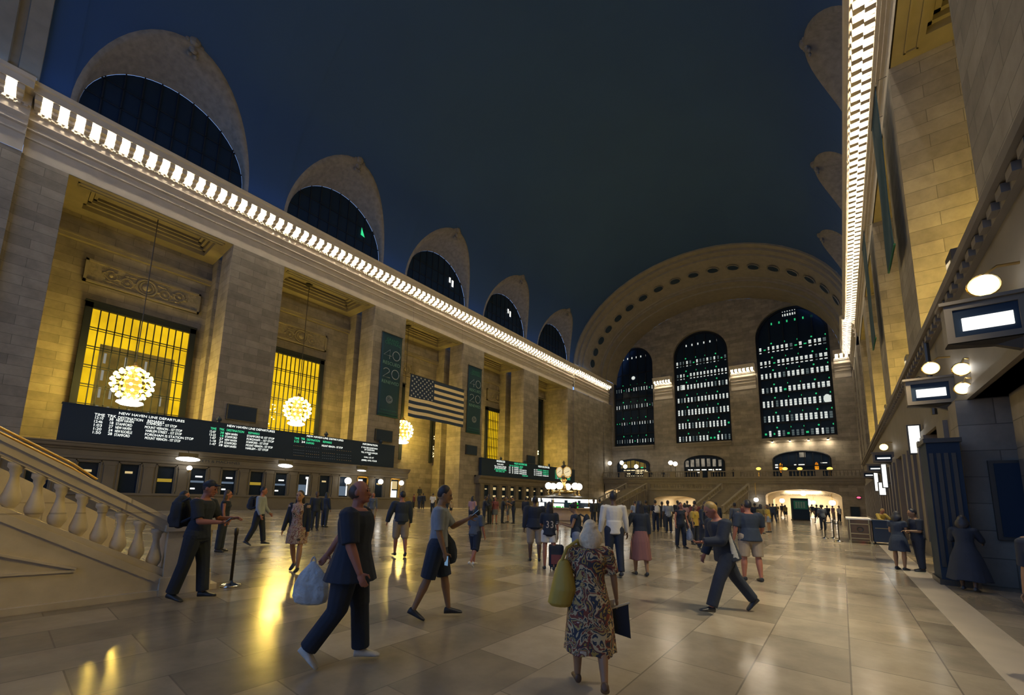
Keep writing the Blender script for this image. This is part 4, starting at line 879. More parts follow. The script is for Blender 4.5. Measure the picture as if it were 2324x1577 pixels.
# balcony slab, balustrade
mb = MB(); mb.box(FX-.35, XE, -40.9, .2, 5.3, 5.75); mb.box(FX-.5, FX, -40.9, .2, 5.75, 5.9); mb.box(FX-.25, FX, -40.9, .2, 4.95, 5.3); mb.box(FX-.12, FX, -40.9, .2, 4.75, 4.95)
struct(mb.build('trim_105', STONE_P), 'far balcony floor with a moulded stone edge')
def balustrade(name, p0, p1, z0, z1, lab, step=.42, gaps=()):
    root = thing(name, (p0[0], p0[1], z0), lab, 'balustrade'); d = Vector((p1[0]-p0[0], p1[1]-p0[1], 0)); L_ = d.length; d = d/L_; nrm = Vector((-d.y, d.x, 0)); h = z1-z0
    dz = (p1[2]-p0[2]) if len(p0) > 2 else 0.0
    def bar(a, b, za, zb, w_, nm):
        A = d*a; B = d*b; qa = dz*a/L_; qb = dz*b/L_; n2 = nrm*w_
        return MB().hexa([tuple(A-n2+Vector((0,0,za+qa))), tuple(B-n2+Vector((0,0,za+qb))), tuple(B+n2+Vector((0,0,za+qb))), tuple(A+n2+Vector((0,0,za+qa))), tuple(A-n2+Vector((0,0,zb+qa))), tuple(B-n2+Vector((0,0,zb+qb))), tuple(B+n2+Vector((0,0,zb+qb))), tuple(A+n2+Vector((0,0,zb+qa)))]).build(nm, STONE_P, root)
    bar(0, L_, h-.14, h, .17, 'rail'); bar(0, L_, 0, .16, .17, 'base')
    me = MB().lathe([(.07, 0), (.04, .04), (.10, .22), (.085, .34), (.04, .6), (.045, .68), (.07, .72)], seg=6).build('x', STONE_P, None, True); m_ = me.data; bpy.data.objects.remove(me)
    n_ = int(L_/step); ped = [0, L_]+list(gaps); sc = (h-.3)/.72
    for g in ped: bar(max(0, g-.45), min(L_, g+.45), 0, h+.02, .19, 'pedestal')
    for i in range(n_):
        a = (i+.5)*L_/n_
        if any(abs(a-g) < .5 for g in ped): continue
        o = link('baluster', m_, root); o.location = d*a+Vector((0, 0, .16+dz*a/L_)); o.scale = (1, 1, sc)
    return root
balustrade('balustrade', (FX-.2, .0), (FX-.2, -19.0), 5.9, 7.08, 'stone balustrade of the far balcony, left half', .44, (4.3, 9.0, 14)); balustrade('balustrade', (FX-.2, -19.9), (FX-.2, -40.6), 5.9, 7.02, 'stone balustrade of the far balcony, right half', .44, (4.5, 11.2, 15.4))
# projecting landing and two flights
mb = MB()
yl, yr_ = -10.6, -22.4
bdy = [-10.6, -11.6]+[-15.1+3.5*math.cos(PI*i/14) for i in range(1, 14)]+[-18.6, -22.4]
def lt(y): u = (y+15.1)/3.5; return 1.9+.65*math.sqrt(max(0, 1-u*u)) if abs(u) < 1 else 0
for y0, y1 in zip(bdy[:-1], bdy[1:]): mb.add([(76.8, y0, lt(y0) if lt((y0+y1)/2) else 0), (76.8, y1, lt(y1) if lt((y0+y1)/2) else 0), (76.8, y1, 3.6), (76.8, y0, 3.6)], [(0, 1, 2, 3)])
mb.box(76.6, FX, yr_, yl, 3.55, 3.75); mb.box(76.8, FX, yl-.02, yl, 0, 3.6); mb.box(76.8, FX, yr_, yr_+.02, 0, 3.6)
struct(mb.build('trim_106', STONE_P), 'projecting stair landing before the far wall with an arch under it')
mb = MB(); pts = [(b_, z) for b_, z in [(-18.6, 0), (-18.6, 1.9)]+[(-15.1-3.5*math.cos(PI*i/14), 1.9+.65*math.sin(PI*i/14)) for i in range(1, 14)]+[(-11.6, 1.9), (-11.6, 0)]]
mb.rings([[(76.8, y, z) for y, z in pts], [(FX, y, z) for y, z in pts]], closed=False, cap=False); struct(mb.build('trim_107', PASS), 'cream lined arch under the stair landing')
balustrade('balustrade', (76.8, yl), (76.8, yr_), 3.75, 4.75, 'balustrade of the projecting stair landing', .44)
def flight(y0, y1, x0, x1, lab, lab2):
    mb = MB(); n_ = 20
    for i in range(n_):
        t = i/n_; z = 3.75*(1-t); xa = x0+(x1-x0)*t; xb = x0+(x1-x0)*(i+1)/n_; ya = y0+(y1-y0)*(t+.5/n_); mb.box(min(xa, xb), max(xa, xb), ya-1.9, ya+1.9, 0, z)
    struct(mb.build('trim_%d' % (108 if y0 > -15 else 109), STONE_P), lab)
    for s in (-1.9, 1.9): balustrade('balustrade', (x0, y0+s, 4.75), (x1, y1+s, 1.1), 3.7, 4.75, lab2 % ('outer' if (s > 0) == (y0 > -15) else 'inner'), .6)
flight(-8.6, -5.2, 76.3, 68.6, 'left flight of the far stairs', '%s balustrade of the left far stair flight'); flight(-24.6, -22.2, 76.3, 68.6, 'right flight of the far stairs', '%s balustrade of the right far stair flight')
# arched doors at the balcony
for i, (a, b, t, s, nm) in enumerate(((-1.6, -8.2, 10.0, 8.9, 'left'), (-15.0, -21.7, 10.25, 9.0, 'middle'), (-29.2, -36.7, 10.4, 9.1, 'right'))):
    root = struct(bpy.data.objects.new('door_%d' % (i+1), None), '%s arched glazed opening on the far balcony' % nm); COL.objects.link(root)
    bd = [(b, 5.75), (b, s)]+[((a+b)/2-(a-b)/2*math.cos(PI*j/14), s+(t-s)*math.sin(PI*j/14)) for j in range(1, 14)]+[(a, s), (a, 5.75)]
    mb = MB().add([(XE-.06, y, z) for y, z in bd], [tuple(range(len(bd)))]); mb.build('door_glass', DARKGLASS, root)
    mb = MB().tube([(XE-.1, y, z) for y, z in bd], .14, 6); mb.box(XE-.2, XE-.06, b, a, 7.9, 8.1)
    for q in range(1, 7): y = a-(a-b)*q/7; u = (y-(a+b)/2)/((a-b)/2); mb.box(XE-.16, XE-.06, y-.06, y+.06, 5.75, s+(t-s)*math.sqrt(1-u*u))
    mb.build('door_frame', IRON, root)
    mb = MB(); X_ = XE-.09
    if nm == 'left':
        for (ya, yb, za, zb) in ((-2.9, -7.6, 7.6, 7.8), (-3.6, -4.4, 6.9, 7.1), (-5.4, -6.8, 7.0, 7.5), (-7.1, -7.9, 7.2, 7.5), (-3.2, -6.9, 6.5, 6.6)): mb.box(X_, X_+.02, yb, ya, za, zb)
        mb.build('lit_bar', emis('bar_lit', (1, .8, .45), 1.0), root); MB().box(X_, X_+.02, -7.0, -6.5, 8.15, 8.35).build('exit_light', GREEN_L, root)
        MB().add([(X_+.01, y, 8.2+(z-8.2)) for y, z in [(-7.6, 8.2), (-7.4, 9.1), (-5, 9.8), (-3, 9.5), (-2.2, 8.2)]], [(0,1,2,3,4)]).build('lit_back', emis('bar_back', (.35,.24,.06), .45), root)
    elif nm == 'middle':
        for q in range(7): mb.box(X_, X_+.02, -21.3+q*.93, -20.7+q*.93, 8.2, 9.3+.4*math.sin(PI*(q+.5)/7))
        mb.build('lit_panes', emis('lobby_lit', (.55,.48,.36), .5, (.25,.22,.17), 1.2), root)
        mb = MB()
        for q in range(5): mb.box(X_, X_+.02, -21.2+q*1.2, -20.3+q*1.2, 7.5, 7.7)
        mb.box(X_, X_+.02, -17.9, -17.2, 7.0, 7.3); mb.box(X_, X_+.02, -20.1, -19.7, 7.2, 7.4); mb.build('lit_counter', LIT, root)
    else:
        mb.box(X_, X_+.02, -33.6, -32.8, 9.4, 10.2); mb.build('lit_panes', MATS['lobby_lit'], root); mb = MB()
        mb.box(X_, X_+.02, -33.4, -32.6, 8.0, 8.25); mb.box(X_, X_+.02, -32.3, -32.0, 8.1, 8.25); mb.box(X_, X_+.02, -36.3, -35.5, 8.35, 8.45); mb.box(X_, X_+.02, -29.8, -29.4, 7.7, 8.3); mb.build('lit_counter', LIT, root)
        for ya in (-30.2, -34.95): MB().ell((X_-.02, ya, 7.7), (.06, .28, .85), None, 10, 8).build('amber_display', emis('amber_display', (1, .42, .02), .9, (.5, .12, .01), 2.5) if ya > -31 else MATS['amber_display'], root, True)
# lamps on the balcony rail
for i, (px, py, l) in enumerate(((1384, 1051, 'leftmost white globe lamp on the far balcony'), (1411, 1050, 'second white globe lamp on the far balcony, raised'), (1419, 1058.5, 'third white globe lamp on the far balcony, low'), (1444, 1058.5, 'fourth white globe lamp on the far balcony, before the lit bar'), (1522, 1050, 'white globe lamp right of the lit bar, left of a pair'), (1532.5, 1052.5, 'rightmost white globe lamp on the far balcony'))):
    p = onX(px, py, 81.6); t = thing('balcony_globe', p, l, 'lamp', 'white globes on the far balcony'); MB().sphere((0,0,0), .40, 14, 10).build('globe', GLOBE, t, True); MB().lathe([(.2, -.52), (.24, -.46), (.2, -.4)], seg=10).build('collar', BRASS, t); MB().tube([(0, 0, -.5), (0, 0, 5.78-p.z)], .05, 6).build('post', BRONZE, t)
AMB = emis('amber_lamp', (1, .62, .10), 2.2)
for i, px in enumerate((1721.5, 1781.5, 1815, 1883)):
    p = onX(px, 1063.5, 81.0); t = thing('table_lamp', (p.x, p.y, p.z), 'small amber lamp on the right balcony, %s from the left' % ('first', 'second', 'third', 'fourth')[i], 'lamp', 'amber lamps on the right balcony'); MB().sphere((0,0,0), .3, 12, 8, (1, 1.2, .8)).build('shade', AMB, t, True); MB().lathe([(.2, 5.76-p.z), (.05, 5.84-p.z), (.04, -.2)], seg=8).build('stand', BRASS, t)
p = onX(1317, 1062, 79.0)
for i, (px, py) in enumerate(((1318, 1061), (1367, 1070))):
    p = onX(px, py, 80.9); t = thing('wall_sconce', p, ('small warm lamp at the left end of the far balcony', 'low warm lamp on the balcony rail left of the globes')[i], 'lamp'); MB().sphere((0,0,0), .22, 10, 7, (1, 1.4, .8)).build('shade', emis('sconce', (1, .8, .45), 2) if i == 0 else MATS['sconce'], t, True); MB().lathe([(.15, 5.76-p.z), (.05, 5.85-p.z), (.04, -.15)], seg=8).build('stand', BRASS, t)
# light strip washing the wall under the right far window
for i in range(4):
    y = -29.3-i*2.45; t = thing('sill_spotlight', (XE-.75, y, 12.15), 'warm spotlight under the right far window, %s from the left' % ('first', 'second', 'third', 'fourth')[i], 'spotlight', 'spotlights under the right far window'); MB().lathe([(.02, -.12), (.12, -.1), (.12, .12), (.02, .14)], seg=10).build('can', BRONZE, t); MB().lathe([(.1, -.14), (.1, -.12), (.02, -.12)], seg=10).build('lens', BULB, t); MB().box(0, .3, -.03, .03, .0, .05).build('arm', BRONZE, t)
    l = area('sill_spot', (XE-.75, y, 11.98), (0, R(-25), 0), .2, .2, (1, .8, .5), 26)
# small red light and dark door right of the passage
p = onX(1949, 1129, FX-.05); t = thing('signal_light', (FX-.06, p.y, p.z), 'small red light on the wall right of the far passage', 'light'); MB().sphere((0,0,0), .16, 10, 7, (.5, 1.5, .8)).build('lens', emis('signal_red', (1, .06, .12), 3.5), t, True); MB().box(.0, .06, -.28, .28, -.18, .18).build('plate', BRONZE, t)
a = onX(1930, 1150, FX); b = onX(1953, 1176, FX); root = struct(MB().box(FX-.06, FX, b.y, a.y, 0, a.z).build('door_4', NAVY), 'dark doorway right of the far passage'); MB().tube([(FX-.08, a.y-.0, 0), (FX-.08, a.y, a.z), (FX-.08, b.y, a.z), (FX-.08, b.y, 0)], .06, 6).build('door_frame', BRONZE, root)

# ------------------------------------------------------------------ information booth with the four faced clock
bc = Vector((29.1, -20.5, 0))
bo = thing('information_booth', bc, 'round information booth with bright lit panels in the middle of the hall', 'booth')
MARB = mat('booth_marble', (.40,.31,.25), .3, noise=.2, nscale=2)
MB().lathe([(2.75, 0), (2.75, .2), (2.6, .22), (2.6, .86), (2.7, .88), (2.85, .9), (2.85, .97), (2.4, .97), (2.4, 0)], seg=32).build('counter', MARB, bo, True)
MB().lathe([(2.5, 1.62), (2.66, 1.64), (2.7, 1.72), (2.5, 1.78), (1.2, 1.86), (.9, 2.0), (.88, 2.045), (.02, 2.045)], seg=32).build('canopy', BRONZE, bo, True)
for i in range(10):
    a = 2*PI*i/10+.2; MB().tube([(2.52*math.cos(a), 2.52*math.sin(a), .95), (2.52*math.cos(a), 2.52*math.sin(a), 1.66)], .04, 6).build('post', BRASS, bo)
bp_l = emis('booth_panel', (1, 1, .95), 2.2)
for i in range(16):
    a0 = 2*PI*i/16; mb = MB(); r_ = 2.56; aw = .15
    mb.rings([[(r_*math.cos(a0+s*aw), r_*math.sin(a0+s*aw), z) for s in (-1, -.5, 0, .5, 1)] for z in (1.36, 1.4, 1.58, 1.62)], closed=False); mb.build('lit_sign', bp_l, bo)
for i, (a0, z0, z1, aw, m_) in enumerate(((3.50, .98, 1.26, .17, bp_l), (4.95, .99, 1.3, .14, bp_l), (3.95, .98, 1.36, .09, emis('booth_green', (.02, .75, .05), .9)), (4.06, .98, 1.34, .05, MATS['booth_green']), (4.55, .98, 1.04, .22, bp_l), (3.5, .9+.08, 1.06, .16, MATS['booth_green']), (4.75, .98, 1.4, .035, bp_l), (3.15, 1.0, 1.35, .03, bp_l), (5.35, 1.0, 1.3, .06, MATS['booth_green']), (2.9, 1.0, 1.3, .12, bp_l))):
    mb = MB(); r_ = 2.46; mb.rings([[(r_*math.cos(a0+s*aw), r_*math.sin(a0+s*aw), z) for s in (-1, -.5, 0, .5, 1)] for z in (z0, z1)], closed=False); mb.build('lit_panel', m_, bo)
MB().lathe([(1.9, .97), (1.9, 1.5), (.02, 1.5)], seg=24).build('inner_cabinet', NAVY, bo)
ck = thing('clock', bc+Vector((0, 0, 2.05)), 'four faced brass clock on top of the information booth', 'clock')
MB().lathe([(.75, 0), (.8, .1), (.6, .2), (.25, .3), (.16, .6), (.14, .9), (.22, 1.0), (.3, 1.08), (.16, 1.16), (.2, 1.3)], seg=16).build('pedestal', BRASS, ck, True)
CF = emis('clock_face', (1, .80, .45), .85)
for i in range(4):
    a = PI/2*i+.70253+PI+R(28); M = Matrix.Rotation(a, 4, 'Z')
    f = bpy.data.objects.new('dial', None); 
    def place(mb): mb.v = [tuple(M@Vector(p)) for p in mb.v]; return mb
    mb = MB(); mb.rings([[(.42, .40*math.cos(2*PI*j/28), 1.72+.40*math.sin(2*PI*j/28)) for j in range(28)], [(.45, .38*math.cos(2*PI*j/28), 1.72+.38*math.sin(2*PI*j/28)) for j in range(28)]]); place(mb).build('clock_face', CF, ck)
    mb = MB(); mb.torus((.42, 0, 1.72), .42, .05, 'X', 28, 6); place(mb).build('bezel', BRASS, ck, True)
    mb = MB()
    for h_ in range(12): aa = h_*PI/6; mb.box(.45, .46, .32*math.sin(aa)-.015, .32*math.sin(aa)+.015, 1.72+.32*math.cos(aa)-.015, 1.72+.32*math.cos(aa)+.015)
    mb.tube([(.465, 0, 1.72), (.465, .17, 1.80)], .018, 5); mb.tube([(.465, 0, 1.72), (.465, -.24, 1.62)], .012, 5); place(mb).build('hands_and_marks', NAVY, ck)
MB().lathe([(.3, 1.28), (.44, 1.36), (.44, 2.08), (.3, 2.16), (.2, 2.24), (.1, 2.3), (.07, 2.4), (.13, 2.47), (.07, 2.56), (.02, 2.66)], seg=12).build('case', BRONZE, ck, True)
for i in range(6):
    a = 2*PI*i/6+.25; p = bc+Vector((1.25*math.cos(a), 1.25*math.sin(a), 2.62)); t = thing('booth_globe', p, 'white globe lamp around the clock on the information booth', 'lamp', 'globe lamps around the booth clock'); MB().sphere((0,0,0), .27, 14, 9).build('globe', GLOBE, t, True); MB().lathe([(.06, -.74), (.14, -.72), (.06, -.6), (.05, -.35), (.16, -.28), (.1, -.2)], seg=10).build('stem', BRASS, t)
MB().torus((bc.x, bc.y, 2.2), .95, .06, 'Z', 32, 6).build('rail', BRASS)
o = bpy.data.objects['rail']
for o in list(bpy.data.objects):
    if o.name.startswith('rail') and o.parent is None: o.parent = bo; o.location = -bc
# ------------------------------------------------------------------ passage in the third bay: steps
mb = MB()
for i in range(7): mb.box(33.4, 38.8, 2.4+i*.34, 5.25, i*.17, (i+1)*.17)
struct(mb.build('trim_110', STONE_P), 'stone steps in the passage between the ticket offices')
# ------------------------------------------------------------------ people
def cm(name, c, r=.85, **k): return mat('cloth_'+name, c, r, **k)
SK = mat('skin_light', (.42,.24,.15), .55, noise=.12); SKR = mat('skin_flushed', (.36,.15,.10), .55, noise=.12); SKD = mat('skin_dark', (.10,.055,.035), .5); SKT = mat('skin_tan', (.30,.17,.09), .55)
HD = mat('hair_dark', (.018,.02,.028), .5, noise=.4, nscale=30); HB = mat('hair_blond', (.70,.58,.40), .45, noise=.45, nscale=26, bump=.35); HBR = mat('hair_brown', (.06,.04,.03), .5, noise=.4, nscale=30); HS = mat('hair_sandy', (.33,.22,.07), .5)
CN = cm('navy', (.022,.036,.065), noise=.25, nscale=6, bump=.3); CK = cm('black', (.016,.025,.045), noise=.25, nscale=6, bump=.3); CG = cm('grey', (.09,.11,.14), noise=.25, nscale=8, bump=.3)
CBL = cm('blue_grey', (.25,.29,.34), noise=.3, nscale=7, bump=.4); CW = cm('white', (.62,.61,.57), noise=.15, nscale=5, bump=.4); CT = cm('tan', (.30,.25,.19), noise=.2, nscale=6, bump=.3); CDN = cm('denim', (.22,.26,.33), noise=.25, nscale=9); CPK = cm('pink', (.36,.22,.24)); CPU = cm('plum', (.16,.05,.06)); CYE = cm('mustard', (.42,.30,.05), .6, noise=.2); COL_ = cm('olive', (.16,.13,.05)); CLB = cm('lightblue', (.28,.33,.40), noise=.2)
SW = mat('shoe_white', (.62,.6,.54), .5, noise=.2, nscale=20); SB = mat('shoe_black', (.02,.025,.035), .45); SBR = mat('shoe_brown', (.10,.055,.03), .5)
EYE = mat('eye_dark', (.015,.012,.012), .2); LIP = mat('lips', (.26,.08,.07), .5)
def patterned(name, cols, scale, mode='V'):
    m = bpy.data.materials.new(name); m.use_nodes = True; nt = m.node_tree; L = nt.links; b = nt.nodes['Principled BSDF']; b.inputs['Roughness'].default_value = .85
    tc = nt.nodes.new('ShaderNodeTexCoord'); nz = nt.nodes.new('ShaderNodeTexNoise'); nz.inputs['Scale'].default_value = scale; nz.inputs['Detail'].default_value = 3; nz.inputs['Distortion'].default_value = 1.2
    L.new(tc.outputs['Object'], nz.inputs['Vector']); rp = nt.nodes.new('ShaderNodeValToRGB'); rp.color_ramp.interpolation = 'CONSTANT'; e = rp.color_ramp.elements
    for i, c in enumerate(cols):
        p = .30+.42*i/len(cols) if i else 0
        if i < 2: e[i].position = p; e[i].color = (*c, 1)
        else: q = e.new(p); q.color = (*c, 1)
    L.new(nz.outputs['Fac'], rp.inputs[0]); L.new(rp.outputs[0], b.inputs['Base Color']); return m
DRESS = patterned('dress_print', [(.025,.035,.06), (.36,.25,.06), (.04,.04,.05), (.20,.05,.03), (.50,.40,.22), (.03,.04,.06), (.40,.29,.10), (.15,.04,.035), (.46,.40,.30)], 6.5)
FLORAL = patterned('floral_print', [(.06,.05,.05), (.50,.42,.28), (.28,.10,.10), (.55,.48,.36), (.20,.09,.06), (.42,.30,.32), (.50,.42,.26), (.22,.25,.32)], 9)
def striped(name, c1, c2, sc):
    m = bpy.data.materials.new(name); m.use_nodes = True; nt = m.node_tree; L = nt.links; b = nt.nodes['Principled BSDF']; b.inputs['Roughness'].default_value = .85
    tc = nt.nodes.new('ShaderNodeTexCoord'); wv = nt.nodes.new('ShaderNodeTexWave'); wv.inputs['Scale'].default_value = sc; wv.bands_direction = 'X'; wv.inputs['Distortion'].default_value = .4; L.new(tc.outputs['Object'], wv.inputs['Vector'])
    mx = nt.nodes.new('ShaderNodeMix'); mx.data_type = 'RGBA'; mx.inputs[6].default_value = (*c1, 1); mx.inputs[7].default_value = (*c2, 1); L.new(wv.outputs['Fac'], mx.inputs[0]); L.new(mx.outputs[2], b.inputs['Base Color']); return m
SKIRT = striped('skirt_stripe', (.34,.15,.14), (.08,.045,.06), 12)
PEND = []                                             # meshes waiting for remeshing
def soft(mb, name, m, parent, vox, it=3, disp=0):
    o = mb.build(name, m, parent); r = o.modifiers.new('r', 'REMESH'); r.mode = 'VOXEL'; r.voxel_size = vox; r.use_smooth_shade = True
    s = o.modifiers.new('s', 'SMOOTH'); s.factor = .5; s.iterations = it
    PEND.append(o); return o
def flush():
    dg = bpy.context.evaluated_depsgraph_get(); dg.update()
    for o in PEND:
        me = bpy.data.meshes.new_from_object(o.evaluated_get(dg)); me.polygons.foreach_set('use_smooth', [True]*len(me.polygons)); old = o.data; o.modifiers.clear(); o.data = me; bpy.data.meshes.remove(old)
    PEND.clear()
def V(*a): return Vector(a)
POSES = {
 'stand': dict(ll=(1,2), rl=(-2,2), la=(0,9,8), ra=(2,9,8)),
 'wide': dict(ll=(2,3), rl=(-2,2), la=(0,14,14), ra=(2,14,14), spread=.04),
 'walk': dict(ll=(20,8), rl=(-16,14), la=(-16,8,12), ra=(16,8,18)),
 'walk2': dict(ll=(-14,14), rl=(17,6), la=(12,8,18), ra=(-12,8,12)),
 'phone': dict(ll=(2,3), rl=(-2,2), la=(35,6,85), ra=(30,8,80), nod=22),
 'step': dict(ll=(10,6), rl=(-8,12), la=(-8,10,10), ra=(8,10,14)),
 'bent': dict(ll=(4,4), rl=(-4,4), la=(28,10,60), ra=(20,10,40), lean=12, nod=18),
 'hips': dict(ll=(1,2), rl=(-2,2), la=(-18,38,75), ra=(-18,38,75)),
}
def person(px, py, hd, H, pose, label, skin=SK, top=None, bottom=None, shoes=SB, hair=None, lod=1, build=1.0, fem=False, over=None, group=None, pos=None, z0=0.0, **kw):
    """px,py: where the feet stand in the photo; hd: heading seen from the camera, 0 away, 90 to the right"""
    q = pos if pos else onZ(px, py, z0); P = dict(lean=2, nod=4, turn=0, spread=0, lf=None, rf=None, tilt=0); P.update(POSES[pose] if isinstance(pose, str) else pose); P.update(kw)
    th = YAW-R(hd); root = thing('person', (q[0], q[1], z0), label, 'person', group, th-PI/2)
    vox = (.0075, .014, .026, .035)[lod]; fine = lod == 0; b = build
    hw = (.056 if fem else .052)*H*b; sw = (.095 if fem else .112)*H*b**.5
    # skeleton
    hip = V(0, 0, .53*H); J = {}
    for s, k, f in ((-1, 'l', 'lf'), (1, 'r', 'rf')):
        a, kn = [R(v) for v in P[k+'l']]; h = hip+V(s*hw, 0, 0); d = V(s*(.03+P['spread']), math.sin(a), -math.cos(a)); kne = h+d*.245*H
        c = a-kn; ank = kne+V(s*(.005+P['spread']*.8), math.sin(c), -math.cos(c))*.245*H
        fp = P[f]; fp = fp if fp is not None else (-max(0, -math.degrees(c)-6)*1.3 if c < 0 else max(0, (math.degrees(c)-8))*.6)
        J[k] = (h, kne, ank, R(fp))
    def low(k): h, kn, an, fp = J[k]; return an.z-.042*H*math.cos(fp)+min(0, math.sin(fp)*.11*H)
    dz = -min(low('l'), low('r')); up = V(0, 0, dz); hip += up
    for k in 'lr': J[k] = tuple([v+up for v in J[k][:3]]+[J[k][3]])
    ln = R(P['lean']); tl = R(P['tilt']); S = V(math.sin(tl), math.sin(ln), math.cos(ln)).normalized(); F = V(0, math.cos(ln), -math.sin(ln)); X = V(1, 0, 0)
    def sp(t): return hip+S*(t*H)
    neck = sp(.295); nod = R(P['nod'])+ln; tr = R(P['turn'])
    HU = V(math.sin(tl)*.5, math.sin(nod), math.cos(nod)); HF = V(math.sin(tr)*1, math.cos(tr)*math.cos(nod), -math.sin(nod)).normalized(); HX = HF.cross(HU).normalized(); HU = HX.cross(HF)
    hc = neck+S*.028*H+HU*.068*H+V(0, .012*H, 0)
    MH = Matrix((HX, HF, HU)).transposed()
    A = {}
    for s, k in ((-1, 'l'), (1, 'r')):
        pa, ab, el = [R(v) for v in P[k+'a']]; sh = sp(.272)+X*s*sw
        d = V(s*math.sin(ab), math.sin(pa+ln)*math.cos(ab), -math.cos(pa+ln)*math.cos(ab)).normalized(); e = sh+d*.172*H
        f2 = V(d.x*(1-min(1, el))-s*.25*math.sin(min(el, PI/2)), math.sin(pa+el+ln)*math.cos(ab*.6), -math.cos(pa+el+ln)).normalized(); wr = e+f2*.148*H
        A[k] = (sh, e, wr, f2)
    # body
    mb = MB(); seg = 14
    def torso(mb, g, t0=-.055, t1=.30, extra=()):
        prof = [(-.055, .088, .066), (-.01, .094 if not fem else .1, .07), (.05, .085, .064), (.11, .074 if fem else .082, .058), (.17, .082 if fem else .092, .064), (.22, .09 if fem else .102, .066), (.262, .086 if fem else .1, .058), (.285, .06, .046), (.30, .034, .036)]
        rr = []
        for t, a_, c_ in prof:
            if t < t0 or t > t1: continue
            tt = t; rr.append([sp(tt)+X*((a_*H*b+g)*math.cos(2*PI*j/seg))+F*((c_*H*b+g)*math.sin(2*PI*j/seg)+.006*H) for j in range(seg)])
        mb.rings(rr)
        if fem and t1 > .2:
            for s in (-1, 1): mb.ell(sp(.205)+X*s*.04*H+F*.05*H, (.034*H+g*.5, .034*H+g*.5, .034*H+g*.5), None, 10, 6)
    torso(mb, 0)
    mb.cone(sp(.285), hc-HU*.03*H, .034*H, .031*H)
    mb.ell(hc, (.0445*H, .055*H, .064*H), MH, 16, 12); mb.ell(hc-HU*.034*H+HF*.014*H, (.034*H, .038*H, .036*H), MH, 14, 8)
    if lod < 2:
        mb.cone(hc+HF*.052*H-HU*.0*H, hc+HF*.062*H-HU*.016*H, .006*H, .009*H, 8); mb.ell(hc+HF*.046*H-HU*.052*H, (.014*H, .012*H, .01*H), MH, 8, 6)
        for s in (-1, 1): mb.ell(hc+HX*s*.045*H-HU*.006*H-HF*.004*H, (.006*H, .013*H, .018*H), MH, 8, 6); mb.ell(hc+HX*s*.018*H+HF*.047*H+HU*.013*H, (.014*H, .007*H, .005*H), MH, 8, 5)
        mb.ell(hc+HF*.051*H-HU*.034*H, (.014*H, .007*H, .007*H), MH, 8, 5)
    ak = 1.0 if not fem else .85; ak *= b**.5
    for k, s in (('l', -1), ('r', 1)):
        sh, e, wr, f2 = A[k]
        mb.ell(sh, (.034*H*ak, .034*H*ak, .034*H*ak), None, 10, 6); mb.cone(sh, e, .030*H*ak, .0235*H*ak); mb.cone(e, e+(wr-e)*.4, .0245*H*ak, .0225*H*ak); mb.cone(e+(wr-e)*.3, wr, .023*H*ak, .015*H*ak)
        # hand: palm, four unequal curled fingers, thumb from the side of the palm
        hx = V(0, 1, 0)-f2*f2.y; hx = (hx if hx.length > .2 else V(0, 0, 1)-f2*f2.z).normalized(); hn = f2.cross(hx).normalized()*(1 if s > 0 else -1)   # hx across the palm, hn palm normal
        inn = -hn if hn.x*s > 0 else hn
        M3 = Matrix((hx, inn, f2)).transposed(); pc = wr+f2*.026*H; mb.ell(pc, (.021*H, .011*H, .031*H), M3, 10, 7)
        if lod < 2:
            for i, (o_, fl) in enumerate(((.0155, .038), (.005, .043), (-.0055, .040), (-.0155, .031))):
                base = wr+f2*.048*H+hx*o_*H; k1 = base+(f2*.92+inn*.38).normalized()*fl*.5*H; k2 = k1+(f2*.45+inn*.9).normalized()*fl*.5*H; rr_ = .0052*H
                mb.cone(base, k1, rr_, rr_*.92, 7); mb.cone(k1, k2, rr_*.92, rr_*.75, 7)
            tb = wr+f2*.014*H+hx*.018*H; t1_ = tb+(hx*.75+f2*.6+inn*.25).normalized()*.024*H; t2_ = t1_+(f2*.85+inn*.5).normalized()*.02*H; mb.cone(tb, t1_, .0068*H, .006*H, 7); mb.cone(t1_, t2_, .006*H, .0048*H, 7)
        else: mb.cone(pc, pc+(f2+inn*.5).normalized()*.045*H, .017*H, .010*H, 7)
    for k, s in (('l', -1), ('r', 1)):
        h, kn, an, fp = J[k]; lk = b**.5
        mb.cone(h, kn, .050*H*lk, .031*H*lk); mb.cone(kn, kn+(an-kn)*.35, .031*H*lk, .034*H*lk); mb.cone(kn+(an-kn)*.3, an, .0335*H*lk, .019*H*lk)
        fd = V(s*.12, math.cos(fp), math.sin(fp)).normalized(); fu = V(0, -math.sin(fp), math.cos(fp)); mb.cone(an-fu*.018*H-fd*.004*H, an-fu*.024*H+fd*(.02 if shoes else .08)*H, .017*H, .013*H)
    soft(mb, 'body', skin, root, vox)
    # face parts
    if fine or lod == 1:
        for s in (-1, 1): MB().ell(hc+HX*s*.018*H+HF*.0515*H+HU*.005*H, (.0075*H, .004*H, .0042*H), MH, 8, 6).build('eye', EYE, root, True)
        MB().ell(hc+HF*.0555*H-HU*.034*H, (.012*H, .004*H, .0045*H), MH, 8, 6).build('mouth', LIP, root, True)
        for s in (-1, 1): MB().ell(hc+HX*s*.018*H+HF*.0525*H+HU*.0175*H, (.012*H, .004*H, .0024*H), MH, 8, 5).build('eyebrow', hair[1] if hair else HD, root, True)
